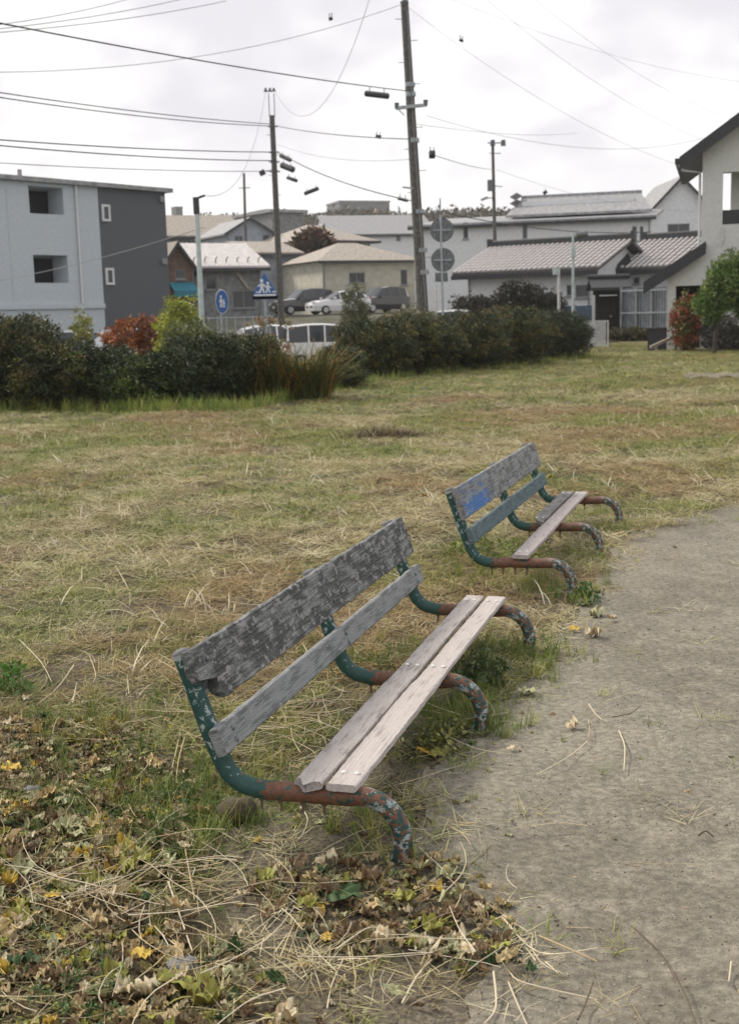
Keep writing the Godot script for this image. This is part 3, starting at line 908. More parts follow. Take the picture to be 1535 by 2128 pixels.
func build_hall() -> void:
	var d := 41.0
	var base := at(1460, 648, d)
	base.y = 0.0
	var o := thing("hall", "pale rendered hall with dark roof edges, corner pillar and open upper balcony", "building", base, -0.28)
	var inv := Basis(Vector3.UP, 0.28)
	var hit := func(px: float, py: float, zl: float) -> Vector3:   # where that direction meets the hall's own plane z = zl
		var e := inv * (Vector3(0, EYE, 0) - base)
		var r := inv * ray(px, py)
		return e + r * ((zl - e.z) / r.z)
	var X := func(px: float, py: float) -> float: return hit.call(px, py, 0.0).x
	var Y := func(px: float, py: float) -> float: return hit.call(px, py, 0.0).y
	var xl: float = X.call(1457, 450)
	var xr: float = X.call(1500, 450)
	var top: float = hit.call(1458, 291, 0.6).y - 0.32
	var sill: float = Y.call(1515, 466)
	var head: float = Y.call(1515, 357)
	var wide := 8.0
	var mb := Mb.new()
	mb.box(Vector3(xl, -0.2, -0.7), Vector3(xr, top + 0.02, 0.0))
	part(o, "pillar", mb, M.stucco)
	mb = Mb.new()
	mb.box(Vector3(xr, -0.2, -7.0), Vector3(xl + wide, sill - 0.06, -0.012))
	part(o, "wall", mb, M.stucco)
	mb = Mb.new()
	mb.box(Vector3(xr, sill - 0.06, -1.4), Vector3(xl + wide, sill, -0.012))
	part(o, "balcony_floor", mb, M.stucco)
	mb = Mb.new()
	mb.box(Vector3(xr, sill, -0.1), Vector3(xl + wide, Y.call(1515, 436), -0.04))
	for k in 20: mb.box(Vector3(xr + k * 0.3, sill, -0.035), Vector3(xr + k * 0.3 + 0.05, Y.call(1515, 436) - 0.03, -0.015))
	part(o, "railing", mb, M.dark_trim)  # dark tone stands in for the shadow on the railing
	# upper room behind the balcony
	var xi: float = hit.call(1519, 400, -1.5).x
	mb = Mb.new()
	mb.box(Vector3(xi, sill, -6.5), Vector3(xl + wide, top, -1.5))
	part(o, "upper_wall", mb, M.stucco)
	# gable front above the opening
	var k := 0.70
	var half := wide / 2.0
	mb = Mb.new()
	var yb: float = head
	mb.quad(Vector3(xr, yb, -0.012), Vector3(xl + wide, yb, -0.012), Vector3(xl + wide, top, -0.012), Vector3(xr, top, -0.012))
	mb.quad(Vector3(xr, yb, -0.5), Vector3(xl + wide, yb, -0.5), Vector3(xl + wide, yb, -0.012), Vector3(xr, yb, -0.012))
	mb.quad(Vector3(xl + wide, yb, -0.5), Vector3(xr, yb, -0.5), Vector3(xr, top, -0.5), Vector3(xl + wide, top, -0.5))
	mb.tri(Vector3(xl, top, -0.013), Vector3(xl + wide, top, -0.013), Vector3(xl + half, top + half * k, -0.013))
	part(o, "gable", mb, M.stucco)
	mb = Mb.new()
	var over := 0.72
	var rt := top + 0.32
	for s in [-1, 1]:
		var cx := xl + half
		mb.slab(Vector3(cx + s * (half + over), rt - over * k, 0.55), Vector3(cx + s * (half + over), rt - over * k, -7.2), Vector3(cx, rt + half * k, -7.2), Vector3(cx, rt + half * k, 0.55), 0.14)
	part(o, "roof", mb, M.ridge_tile)
	mb = Mb.new()
	for s in [-1, 1]:
		var cx := xl + half
		mb.slab(Vector3(cx + s * (half + over), rt - over * k + 0.02, 0.62), Vector3(cx + s * (half + over), rt - over * k + 0.02, 0.555), Vector3(cx, rt + half * k + 0.02, 0.555), Vector3(cx, rt + half * k + 0.02, 0.62), 0.42)
	part(o, "bargeboard", mb, M.dark_trim)
	mb = Mb.new()
	mb.box(Vector3(xl - over - 0.14, rt - over * k - 0.16, -7.0), Vector3(xl - over - 0.01, rt - over * k - 0.02, 0.6))
	part(o, "gutter", mb, M.dark_trim)
	mb = Mb.new()
	mb.tube([Vector3(xl - over - 0.06, rt - over * k - 0.16, 0.1), Vector3(xl - over + 0.1, rt - over * k - 0.36, 0.1), Vector3(xl - 0.08, rt - over * k - 0.42, -0.2), Vector3(xl - 0.07, 3.4, -0.2)], [0.045], 8)
	part(o, "downpipe", mb, M.frame_white)
	mb = Mb.new()
	mb.tube([Vector3(xr - 0.16, 1.0, 0.05), Vector3(xr - 0.16, sill - 0.9, 0.05), Vector3(xr + 0.02, sill - 0.5, 0.05), Vector3(xr + 0.02, sill - 0.1, 0.05)], [0.04], 8)
	part(o, "drain_pipe", mb, M.stucco)
	# porch with a single slope
	var px0: float = hit.call(1337, 590, 1.2).x
	var py0: float = hit.call(1337, 588, 1.2).y
	var px1: float = hit.call(1466, 503, 1.2).x
	var py1: float = hit.call(1466, 503, 1.2).y
	mb = Mb.new()
	mb.slab(Vector3(px0, py0, 1.2), Vector3(px1, py1, 1.2), Vector3(px1, py1, -3.0), Vector3(px0, py0, -3.0), 0.14)
	part(o, "porch_roof", mb, M.ridge_tile)
	mb = Mb.new()
	mb.slab(Vector3(px0 - 0.02, py0 + 0.03, 1.26), Vector3(px1, py1 + 0.03, 1.26), Vector3(px1, py1 + 0.03, 1.205), Vector3(px0 - 0.02, py0 + 0.03, 1.205), 0.40)
	part(o, "porch_bargeboard", mb, M.dark_trim)
	mb = Mb.new()
	var c0: float = hit.call(1385, 660, 0.9).x
	var c1: float = hit.call(1402, 660, 0.9).x
	var yh: float = hit.call(1420, 594, 0.9).y
	var sl := (py1 - py0) / (px1 - px0)
	mb.box(Vector3(c0, -0.1, 0.55), Vector3(c1, yh, 0.9))
	part(o, "porch_column", mb, M.stucco)
	mb = Mb.new()
	var yA := py0 + sl * (c0 - px0) - 0.18
	var yB := py1 - 0.18
	for z in [0.9, 0.75]:
		var p := [Vector3(c0, yh + 0.002, z), Vector3(px1 + 0.6, yh + 0.002, z), Vector3(px1 + 0.6, yB, z), Vector3(px1, yB, z), Vector3(c0, maxf(yA, yh + 0.05), z)]
		for j in range(1, 4): mb.tri(p[0], p[j], p[j + 1])
	mb.quad(Vector3(c0, yh + 0.002, 0.75), Vector3(px1 + 0.6, yh + 0.002, 0.75), Vector3(px1 + 0.6, yh + 0.002, 0.9), Vector3(c0, yh + 0.002, 0.9))
	part(o, "porch_gable", mb, M.stucco)
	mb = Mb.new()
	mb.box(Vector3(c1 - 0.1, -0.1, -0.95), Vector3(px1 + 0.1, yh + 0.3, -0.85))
	part(o, "porch_shade_panel", mb, M.inside_dark)  # near-black panel, painted shade for the open inside of the porch
	mb = Mb.new()
	mb.box(Vector3(X.call(1346, 700), -0.1, -0.4), Vector3(c0 - 0.01, Y.call(1360, 684), 0.4))
	mb.box(Vector3(X.call(1346, 700) - 0.06, Y.call(1360, 684), -0.46), Vector3(c0 - 0.01, Y.call(1360, 684) + 0.06, 0.46))
	tag(part(self, "storage_box", mb, M.dark_trim), "dark low storage box beside the porch column of the hall", "box").transform = o.transform

# ---------- cars ----------
# rows: x along the car, half width, sill-to-belt height, top height, half width at the top
func car(called: String, label: String, category: String, where: Vector3, turn: float, kind: String, paint: Material, group := "") -> Node3D:
	var o := thing(called, label, category, where, turn, group)
	var st: Array
	match kind:
		"suv": st = [[-2.15, 0.72, 0.80, 0.86, 0.62], [-2.1, 0.84, 1.02, 1.10, 0.66], [-1.85, 0.87, 1.06, 1.60, 0.64], [-1.2, 0.88, 1.06, 1.70, 0.64], [-0.3, 0.88, 1.05, 1.71, 0.64], [0.25, 0.88, 1.04, 1.64, 0.63], [0.95, 0.87, 1.02, 1.08, 0.74], [1.75, 0.85, 0.95, 1.0, 0.72], [2.1, 0.80, 0.80, 0.86, 0.66], [2.18, 0.70, 0.62, 0.66, 0.58]]
		"van": st = [[-1.7, 0.66, 0.80, 0.88, 0.62], [-1.68, 0.72, 1.0, 1.10, 0.66], [-1.6, 0.735, 1.02, 1.76, 0.62], [-0.7, 0.74, 1.02, 1.84, 0.63], [0.0, 0.74, 1.02, 1.84, 0.63], [0.75, 0.74, 1.01, 1.76, 0.62], [1.3, 0.73, 0.98, 1.04, 0.66], [1.52, 0.72, 0.88, 0.92, 0.66], [1.66, 0.68, 0.72, 0.76, 0.62], [1.7, 0.6, 0.56, 0.6, 0.54]]
		_: st = [[-2.05, 0.70, 0.74, 0.80, 0.60], [-2.0, 0.80, 0.92, 1.0, 0.64], [-1.55, 0.84, 0.95, 1.34, 0.59], [-1.0, 0.85, 0.95, 1.45, 0.58], [-0.3, 0.85, 0.94, 1.47, 0.58], [0.2, 0.85, 0.92, 1.40, 0.58], [1.0, 0.84, 0.90, 0.95, 0.70], [1.65, 0.81, 0.82, 0.87, 0.68], [2.0, 0.75, 0.70, 0.74, 0.62], [2.08, 0.66, 0.55, 0.58, 0.54]]
	var body := Mb.new()
	var side_l := Mb.new()
	var side_r := Mb.new()
	var front := Mb.new()
	var back := Mb.new()
	var n := st.size()
	var sec := []
	for r in st:
		sec.append([Vector3(r[0], 0.22, r[1] * 0.92), Vector3(r[0], 0.55 if r[2] > 0.6 else r[2] * 0.85, r[1]), Vector3(r[0], r[2], r[1] * 0.97), Vector3(r[0], r[3] - 0.03, r[4]), Vector3(r[0], r[3], r[4] * 0.75), Vector3(r[0], r[3] + 0.02, 0)])
	for i in n - 1:
		for j in 5:
			for s in [1.0, -1.0]:
				var f := Vector3(1, 1, s)
				var a: Vector3 = sec[i][j] * f
				var b: Vector3 = sec[i + 1][j] * f
				var c: Vector3 = sec[i + 1][j + 1] * f
				var d: Vector3 = sec[i][j + 1] * f
				var to := body
				if j == 2 and i >= 2 and i <= 5: to = side_l if s > 0.0 else side_r
				elif j >= 3 and i == 5: to = front
				elif j >= 3 and i == 1: to = back
				if j == 2 and i >= 2 and i <= 5:   # pane inset in its painted surround
					var m := (a + b + c + d) / 4.0
					var ai := a.lerp(m, 0.09); var bi := b.lerp(m, 0.09); var ci := c.lerp(m, 0.09); var di := d.lerp(m, 0.09)
					if s > 0.0:
						to.quad(ai, bi, ci, di); body.quad(a, b, bi, ai); body.quad(b, c, ci, bi); body.quad(c, d, di, ci); body.quad(d, a, ai, di)
					else:
						to.quad(bi, ai, di, ci); body.quad(b, a, ai, bi); body.quad(c, b, bi, ci); body.quad(d, c, ci, di); body.quad(a, d, di, ai)
				elif s > 0.0: to.quad(a, b, c, d)
				else: to.quad(b, a, d, c)
	for e in [0, n - 1]:
		var p: Array = sec[e]
		for j in 5:
			var a: Vector3 = p[j]; var b: Vector3 = p[j + 1]
			var a2 := a * Vector3(1, 1, -1); var b2 := b * Vector3(1, 1, -1)
			if e == 0: body.quad(a2, a, b, b2)
			else: body.quad(a, a2, b2, b)
	part(o, "body", body, paint)
	part(o, "side_window", side_l, M.glass_dark)
	part(o, "side_window", side_r, M.glass_dark)
	part(o, "windscreen", front, M.glass_dark)
	part(o, "rear_window", back, M.glass_dark)
	var L: float = st[n - 1][0]
	var wr := 0.33 if kind == "suv" else 0.28
	for xx in [L * 0.64, -L * 0.64]:
		for s in [1.0, -1.0]:
			var zz: float = 0.74 * s if kind != "van" else 0.64 * s
			var t := Mb.new()
			t.tube([Vector3(xx, wr, zz - 0.1), Vector3(xx, wr, zz + 0.1)], [wr], 18)
			t.tube([Vector3(xx, wr, zz + 0.12 * s - 0.01), Vector3(xx, wr, zz + 0.12 * s + 0.01)], [wr * 0.94], 18)
			var tw := part(o, "wheel", t, M.rubber)
			var rm := Mb.new()
			rm.disc(Vector3(xx, wr, zz + 0.13 * s), Vector3(0, 0, s), wr * 0.62, 0.02, 14)
			part(tw, "rim", rm, M.rim)
	for s in [1.0, -1.0]:
		var hl := Mb.new()
		hl.obox(Transform3D(Basis(Vector3.UP, -0.5 * s), Vector3(L - 0.12, 0.70, 0.56 * s)), Vector3(0.14, 0.14, 0.30))
		part(o, "headlight", hl, M.lamp_glass)
		var tl := Mb.new()
		tl.obox(Transform3D(Basis(), Vector3(-L + 0.03, 0.92, 0.66 * s)), Vector3(0.08, 0.26, 0.12))
		part(o, "tail_light", tl, M.red_lamp)
		var mr := Mb.new()
		mr.obox(Transform3D(Basis(), Vector3(0.72 if kind != "van" else 1.0, 1.02, 0.96 * s if kind != "van" else 0.84 * s)), Vector3(0.12, 0.13, 0.2))
		part(o, "mirror", mr, paint)
	for s in [1.0, -1.0]:
		var np := Mb.new()
		np.box(Vector3(s * (L + 0.012) - 0.01, 0.44, -0.17), Vector3(s * (L + 0.012) + 0.01, 0.6, 0.17))
		part(o, "plate", np, M.number_plate)
	var gr := Mb.new()
	gr.box(Vector3(L - 0.03, 0.42, -0.45), Vector3(L + 0.008, 0.54, -0.18)); gr.box(Vector3(L - 0.03, 0.42, 0.18), Vector3(L + 0.008, 0.54, 0.45))
	part(o, "grille", gr, M.rubber)
	return o

# ---------- poles, wires, signs ----------
func pole(called: String, label: String, d: float, base_px: float, top: Vector2, r0: float, r1: float, m: Material) -> Node3D:
	var b := land(base_px, d)
	var t := at(top.x, top.y, d)
	var o := thing(called, label, "pole", b)
	var mb := Mb.new()
	mb.tube([Vector3(0, -0.5, 0), (t - b)], [r0, r1], 16)
	part(o, "shaft", mb, m)
	return o

func on(o: Node3D, px: float, py: float, d: float) -> Vector3:
	return at(px, py, d) - o.position

func wire(label: String, a: Vector3, b: Vector3, sag: float, r: float, m: Material, category := "wire") -> MeshInstance3D:
	var mb := Mb.new()
	var n := 18
	var pts := []
	for i in n + 1:
		var t := float(i) / n
		pts.append(a.lerp(b, t) - Vector3(0, sag * 4.0 * t * (1.0 - t), 0))
	mb.tube(pts, [r], 5)
	var o := part(self, "overhead_wire", mb, m)
	tag(o, label, category, "overhead wires between the poles")
	return o

func closure(label: String, a: Vector3, b: Vector3, r: float) -> void:
	var o := thing("cable_closure", label, "cable box", (a + b) / 2.0, 0.0, "closures hanging on the cables")
	var c := o.position
	var mb := Mb.new()
	mb.tube([a - c, (a - c) * 0.92, (b - c) * 0.92, b - c], [r * 0.6, r, r, r * 0.6], 10)
	part(o, "case", mb, M.cable)
	var k := Mb.new()
	k.tube([(a - c) * 0.6 + Vector3(0, r, 0), (a - c) * 0.6 + Vector3(0, r + 0.1, 0)], [0.015], 5)
	k.tube([(b - c) * 0.6 + Vector3(0, r, 0), (b - c) * 0.6 + Vector3(0, r + 0.1, 0)], [0.015], 5)
	part(o, "hanger", k, M.wire)

func build_street() -> void:
	var g := ""
	# cars on the parking terrace
	var p := at(630, 648, 82.0); p.y = 1.435
	car("parked_car", "black sport utility car parked under the beige house, left of the white hatchback", "car", p, PI + 0.55, "suv", M.car_black)
	p = at(703, 648, 80.5); p.y = 1.435
	car("parked_car", "white hatchback parked nose out between the two black cars", "car", p, PI + 0.5, "hatch", M.car_white)
	p = at(788, 648, 82.5); p.y = 1.435
	car("parked_car", "black car with a pale plate parked beneath the beige house window", "car", p, PI + 0.75, "suv", M.car_black)
	# cars on the road behind the hedge
	var rc := func(px: float, d: float) -> Vector3:
		var q := land(px, d); q.y += 0.015
		return q
	car("parked_car", "white sedan behind the second utility pole and the hedge", "car", rc.call(584, 46.5), 0.25, "hatch", M.car_white)
	car("parked_van", "white compact van behind the gap between the two hedges", "van", rc.call(668, 43.5), 0.2, "van", M.car_white).scale = Vector3.ONE * 0.81
	car("parked_car", "silver white car below the dark siding of the apartment block", "car", rc.call(292, 41.0), 0.5, "hatch", M.car_silver)
	car("parked_car", "white car with a dark roof line below the pale siding of the block", "car", rc.call(172, 44.5), 0.3, "hatch", M.car_white)
	car("parked_car", "white car half hidden by the dark shrubs near the round signs", "car", rc.call(944, 50.0), 1.4, "van", M.car_white)
	# the main concrete pole
	var d := 37.0
	var o := pole("utility_pole", "tall concrete utility pole with bands and a crossarm rising behind the hedge", d, 884, Vector2(840, 4), 0.185, 0.112, M.concrete)
	for y: float in [176.0, 196.0, 292.0, 440.0, 520.0, 566.0]:
		var t := (640.0 - y) / 636.0
		var mb := Mb.new()
		var c := on(o, lerpf(884, 840, t), y, d)
		mb.tube([c - Vector3(0.003, 0.06, 0), c + Vector3(-0.006, 0.06, 0)], [lerpf(0.178, 0.122, t) + 0.012], 16)
		part(o, "band", mb, M.steel)
	var arm := Mb.new()
	arm.bar(on(o, 822, 225, d - 0.2), on(o, 886, 218, d - 0.2), 0.09, 0.09)
	arm.bar(on(o, 840, 240, d - 0.2), on(o, 826, 226, d - 0.2), 0.03, 0.03)
	part(o, "crossarm", arm, M.steel)
	for x in [824, 884]:
		var i := Mb.new()
		i.tube([on(o, x, 226 - (x - 822) * 0.1, d - 0.2), on(o, x, 214 - (x - 822) * 0.1, d - 0.2)], [0.06, 0.075, 0.04], 8)
		part(o, "insulator", i, M.insulator)
	for k in 13:   # climbing pegs
		var y := 40.0 + k * 45.0
		var t := (640.0 - y) / 636.0
		var c := on(o, lerpf(884, 840, t), y, d)
		var s := 1.0 if k % 2 else -1.0
		var mb := Mb.new()
		mb.tube([c, c + Vector3(s * 0.3, 0.0, 0.05)], [0.011], 5)
		part(o, "peg", mb, M.wire)
	var cap := Mb.new()
	cap.dome(on(o, 840, 6, d), Vector3.UP, 0.13, 0.12, 10)
	part(o, "cap", cap, M.insulator)
	var sd := Mb.new()
	sd.bar(on(o, 836, 389, d - 0.1), on(o, 862, 392, d - 0.1), 0.05, 0.05)
	part(o, "bracket", sd, M.steel)
	var ear := Mb.new()
	ear.tube([on(o, 846, 20, d - 0.2), on(o, 858, 250, d - 0.2), on(o, 870, 420, d - 0.22), on(o, 884, 636, d - 0.23)], [0.014], 5)
	part(o, "earth_wire", ear, M.wire)
	# second pole
	var d2 := 58.0
	var o2 := pole("utility_pole", "brown utility pole with wire brackets on top, right of the school crossing sign", d2, 585, Vector2(565, 240), 0.17, 0.12, M.concrete)
	var top := Mb.new()
	for x in [560, 571]: top.tube([on(o2, x, 243, d2), on(o2, x - 2, 194, d2)], [0.022], 5)
	top.bar(on(o2, 548, 190, d2), on(o2, 573, 189, d2), 0.06, 0.05)
	part(o2, "top_bracket", top, M.wire)
	for x in [552, 561, 569]:
		var i := Mb.new()
		i.tube([on(o2, x, 190, d2), on(o2, x, 183, d2)], [0.07, 0.05], 7)
		part(o2, "insulator", i, M.insulator)
	for y in [262, 316, 336, 356]:
		var mb := Mb.new()
		var c := on(o2, 565 + (y - 240) * 0.045, y, d2)
		mb.bar(c - Vector3(0.22, 0, 0.1), c + Vector3(0.25, 0, -0.1), 0.05, 0.07)
		part(o2, "bracket", mb, M.steel)
	for k in 9:
		var c := on(o2, 567 + k * 1.9, 280 + k * 42.0, d2)
		var mb := Mb.new()
		mb.tube([c, c + Vector3(0.28 if k % 2 else -0.28, 0.0, 0.0)], [0.014], 5)
		part(o2, "peg", mb, M.wire)
	var bx := Mb.new()
	bx.obox(Transform3D(Basis(Vector3.BACK, 0.4), on(o2, 545, 359, d2)), Vector3(0.26, 0.22, 0.24))
	bx.bar(on(o2, 545, 357, d2), on(o2, 570, 352, d2), 0.03, 0.03)
	part(o2, "junction_box", bx, M.cable)
	# slim poles
	var o3 := pole("steel_post", "slim pale steel post with a cable clamp standing behind the hedge", 30.0, 419, Vector2(408, 412), 0.075, 0.055, M.pale_green_paint)
	var cl := Mb.new()
	cl.tube([on(o3, 407, 410, 30), on(o3, 409, 445, 30)], [0.075], 10)
	cl.bar(on(o3, 407, 413, 30), on(o3, 426, 406, 30), 0.04, 0.05)
	part(o3, "clamp", cl, M.cable)
	var o4 := pole("utility_pole", "thin far utility pole above the slate house", 105.0, 514, Vector2(507, 360), 0.16, 0.1, M.concrete)
	var ca := Mb.new()
	ca.bar(on(o4, 496, 391, 105), on(o4, 520, 390, 105), 0.08, 0.08)
	part(o4, "crossarm", ca, M.steel)
	var d5 := 78.0 - 4.0
	var o5 := pole("utility_pole", "slender utility pole with transformer can and street lamp before the white works building", d5, 1031, Vector2(1023, 294), 0.13, 0.085, M.concrete)
	var a5 := Mb.new()
	a5.bar(on(o5, 1012, 297, d5), on(o5, 1050, 297, d5), 0.07, 0.07)
	a5.bar(on(o5, 1016, 318, d5), on(o5, 1040, 319, d5), 0.05, 0.05)
	part(o5, "crossarm", a5, M.steel)
	for x in [1023, 1045]:
		var i := Mb.new()
		i.tube([on(o5, x, 303, d5), on(o5, x, 291, d5)], [0.16, 0.13, 0.05], 8)
		part(o5, "insulator", i, M.insulator)
	var tr := Mb.new()
	tr.tube([on(o5, 1018, 397, d5 - 0.2), on(o5, 1018, 374, d5 - 0.2)], [0.17], 12)
	part(o5, "transformer", tr, M.sign_back)
	var lm := Mb.new()
	lm.bar(on(o5, 1027, 411, d5), on(o5, 1010, 412, d5), 0.06, 0.06)
	lm.obox(Transform3D(Basis(Vector3.BACK, 0.35), on(o5, 1006, 413, d5)), Vector3(0.42, 0.14, 0.25))
	part(o5, "street_lamp", lm, M.steel)
	var cr := Mb.new()
	cr.bar(on(o5, 1026, 386, d5), on(o5, 1043, 388, d5), 0.05, 0.05)
	part(o5, "bracket", cr, M.steel)
	pole("steel_post", "thin grey mast above the round sign backs", 95.0, 915, Vector2(914, 412), 0.07, 0.05, M.sign_back)
	# park lamp and white post by the hedge end
	var o6 := pole("lamp_post", "pale green lamp post in front of the ribbed tile roof", 43.0, 1190, Vector2(1190, 488), 0.055, 0.04, M.pale_green_paint)
	var lh := Mb.new()
	lh.bar(on(o6, 1190, 490, 43), on(o6, 1216, 486, 43), 0.05, 0.05)
	part(o6, "arm", lh, M.pale_green_paint)
	lh = Mb.new()
	lh.tube([on(o6, 1196, 489, 43), on(o6, 1220, 486, 43)], [0.1, 0.12], 10)
	part(o6, "lamp_head", lh, M.sign_back)
	lh = Mb.new()
	lh.obox(Transform3D(Basis(), on(o6, 1190, 524, 42.9)), Vector3(0.16, 0.34, 0.12))
	part(o6, "control_box", lh, M.pale_green_paint)
	var o7 := pole("white_post", "short white post left of the pale green lamp post", 44.0, 1161, Vector2(1160, 556), 0.05, 0.05, M.white_paint)
	var wc := Mb.new()
	wc.obox(Transform3D(Basis(), on(o7, 1154, 563, 44)), Vector3(0.2, 0.26, 0.1))
	part(o7, "cap_plate", wc, M.pale_green_paint)
	build_signs()
	build_wires()
	build_rails()

func disc_sign(o: Node3D, c: Vector3, turn: float, r: float, face: Material) -> Node3D:
	var nn := Vector3(sin(turn), 0, cos(turn))
	var mb := Mb.new()
	mb.disc(c, nn, r, 0.012, 32)
	var s := part(o, "plate", mb, M.sign_back)
	mb = Mb.new()
	mb.disc(c + nn * 0.0125, nn, r * 0.985, 0.002, 32)
	part(s, "rim", mb, M.sign_white)
	mb = Mb.new()
	mb.disc(c + nn * 0.0150, nn, r * 0.93, 0.002, 32)
	part(s, "face", mb, face)
	return s

func figure(mb: Mb, c: Vector2, h: float, z: float, stride: float) -> void:   # a walking child as thin raised print
	var d := func(x: float, y: float) -> Vector3: return Vector3(c.x + x * h, c.y + y * h, z)
	mb.disc(d.call(0, 0.86), Vector3.BACK, 0.13 * h, 0.003, 12)
	for l in [[0.0, 0.7, 0.0, 0.38, 0.26], [0.02, 0.4, stride, 0.0, 0.12], [-0.02, 0.4, -stride, 0.0, 0.12], [0.08, 0.66, 0.3, 0.42, 0.09], [-0.08, 0.66, -0.28, 0.44, 0.09]]:
		var a: Vector3 = d.call(l[0], l[1]); var b: Vector3 = d.call(l[2], l[3])
		var t := (b - a).normalized()
		mb.obox(Transform3D(Basis(t, Vector3(-t.y, t.x, 0), Vector3.BACK), (a + b) / 2.0), Vector3(a.distance_to(b), l[4] * h, 0.003))

func build_signs() -> void:
	var d := 33.0
	var b := land(553, d)
	var o := thing("crossing_sign", "blue triangular school crossing sign with two white walking figures on a post", "sign", b)
	var mb := Mb.new()
	mb.tube([Vector3(0, -0.3, -0.05), Vector3(-0.02, at(550, 570, d).y - b.y, -0.05)], [0.03], 10)
	part(o, "post", mb, M.steel)
	var P := func(px: float, py: float) -> Vector3:
		var q := at(px, py, d) - b
		q.z = 0.0
		return q
	var tri := [P.call(525, 613), P.call(577, 612), P.call(549, 567)]
	var face := Mb.new()
	var zz := Vector3(0, 0, 0.02)
	face.tri(tri[0] + zz, tri[1] + zz, tri[2] + zz)
	face.tri(tri[1], tri[0], tri[2])
	for k in 3: face.quad(tri[k], tri[(k + 1) % 3], tri[(k + 1) % 3] + zz, tri[k] + zz)
	face.slab(P.call(525, 622) + zz, P.call(577, 621) + zz, P.call(577, 613.5) + zz, P.call(525, 614.5) + zz, 0.001)
	face.box(Vector3(tri[0].x, P.call(551, 622).y, 0.0), Vector3(tri[1].x, tri[0].y, 0.0195))
	var pl := part(o, "plate", face, M.sign_blue)
	var pr := Mb.new()
	var u: float = tri[1].x - tri[0].x
	figure(pr, Vector2(tri[0].x + u * 0.38, tri[0].y + 0.05), 0.37, 0.0225, 0.16)
	figure(pr, Vector2(tri[0].x + u * 0.62, tri[0].y + 0.05), 0.29, 0.0225, 0.18)
	for x in [0.14, 0.22, 0.80, 0.87]: pr.box(Vector3(tri[0].x + u * x, tri[0].y + 0.05, 0.0205), Vector3(tri[0].x + u * x + 0.04, tri[0].y + 0.09, 0.0235))
	pr.box(Vector3(tri[0].x + 0.04, tri[0].y - 0.035, 0.0205), Vector3(tri[1].x - 0.04, tri[0].y + 0.01, 0.0235))
	part(pl, "print", pr, M.sign_white)
	d = 30.5
	b = land(459, d)
	o = thing("footway_sign", "round blue footway sign turned half edge on beside the pale steel post", "sign", b)
	mb = Mb.new()
	mb.tube([Vector3(0, -0.3, 0), Vector3(0, at(458, 600, d).y - b.y, 0)], [0.03], 10)
	part(o, "post", mb, M.steel)
	var turn := 1.12
	var s := disc_sign(o, Vector3(0, at(458, 627, d).y - b.y, 0) + Vector3(sin(turn), 0, cos(turn)) * 0.035, turn, 0.30, M.sign_blue)
	var f2 := Mb.new()
	figure(f2, Vector2(-0.06, -0.14), 0.30, 0.0, 0.14)
	figure(f2, Vector2(0.07, -0.14), 0.2, 0.0, 0.14)
	var pm := part(s, "print", f2, M.sign_white)
	pm.transform = Transform3D(Basis(Vector3.UP, turn), Vector3(0, at(458, 627, d).y - b.y, 0) + Vector3(sin(turn), 0, cos(turn)) * 0.056)
	# round signs seen from behind
	d = 33.0
	b = land(921, d)
	o = thing("road_sign", "two round grey sign backs and a small plate on one post beside the concrete pole", "sign", b)
	mb = Mb.new()
	mb.tube([Vector3(0, -0.3, 0), Vector3(-0.04, at(917, 446, d).y - b.y, 0)], [0.03], 10)
	part(o, "post", mb, M.steel)
	for c in [[918, 478], [920, 540]]:
		mb = Mb.new()
		var q := at(c[0], c[1], d) - b
		mb.disc(Vector3(q.x, q.y, -0.05), Vector3.FORWARD, 0.315, 0.014, 32)
		var pb := part(o, "plate", mb, M.sign_back)
		mb = Mb.new()
		mb.box(Vector3(q.x - 0.24, q.y - 0.02, -0.045), Vector3(q.x + 0.24, q.y + 0.02, -0.02))
		part(pb, "stiffener", mb, M.steel)
	mb = Mb.new()
	var q2 := at(917, 576, d) - b
	mb.box(Vector3(q2.x - 0.17, q2.y - 0.12, -0.06), Vector3(q2.x + 0.17, q2.y + 0.12, -0.045))
	part(o, "small_plate", mb, M.sign_back)
	var wp := land(906, 34.0)
	o = thing("white_marker_post", "thin white marker post beside the foot of the concrete pole", "post", wp)
	mb = Mb.new()
	mb.tube([Vector3(0, -0.2, 0), Vector3(0, at(906, 592, 34).y - wp.y, 0)], [0.035], 8)
	mb.dome(Vector3(0, at(906, 592, 34).y - wp.y, 0), Vector3.UP, 0.035, 0.03)
	part(o, "shaft", mb, M.white_paint)

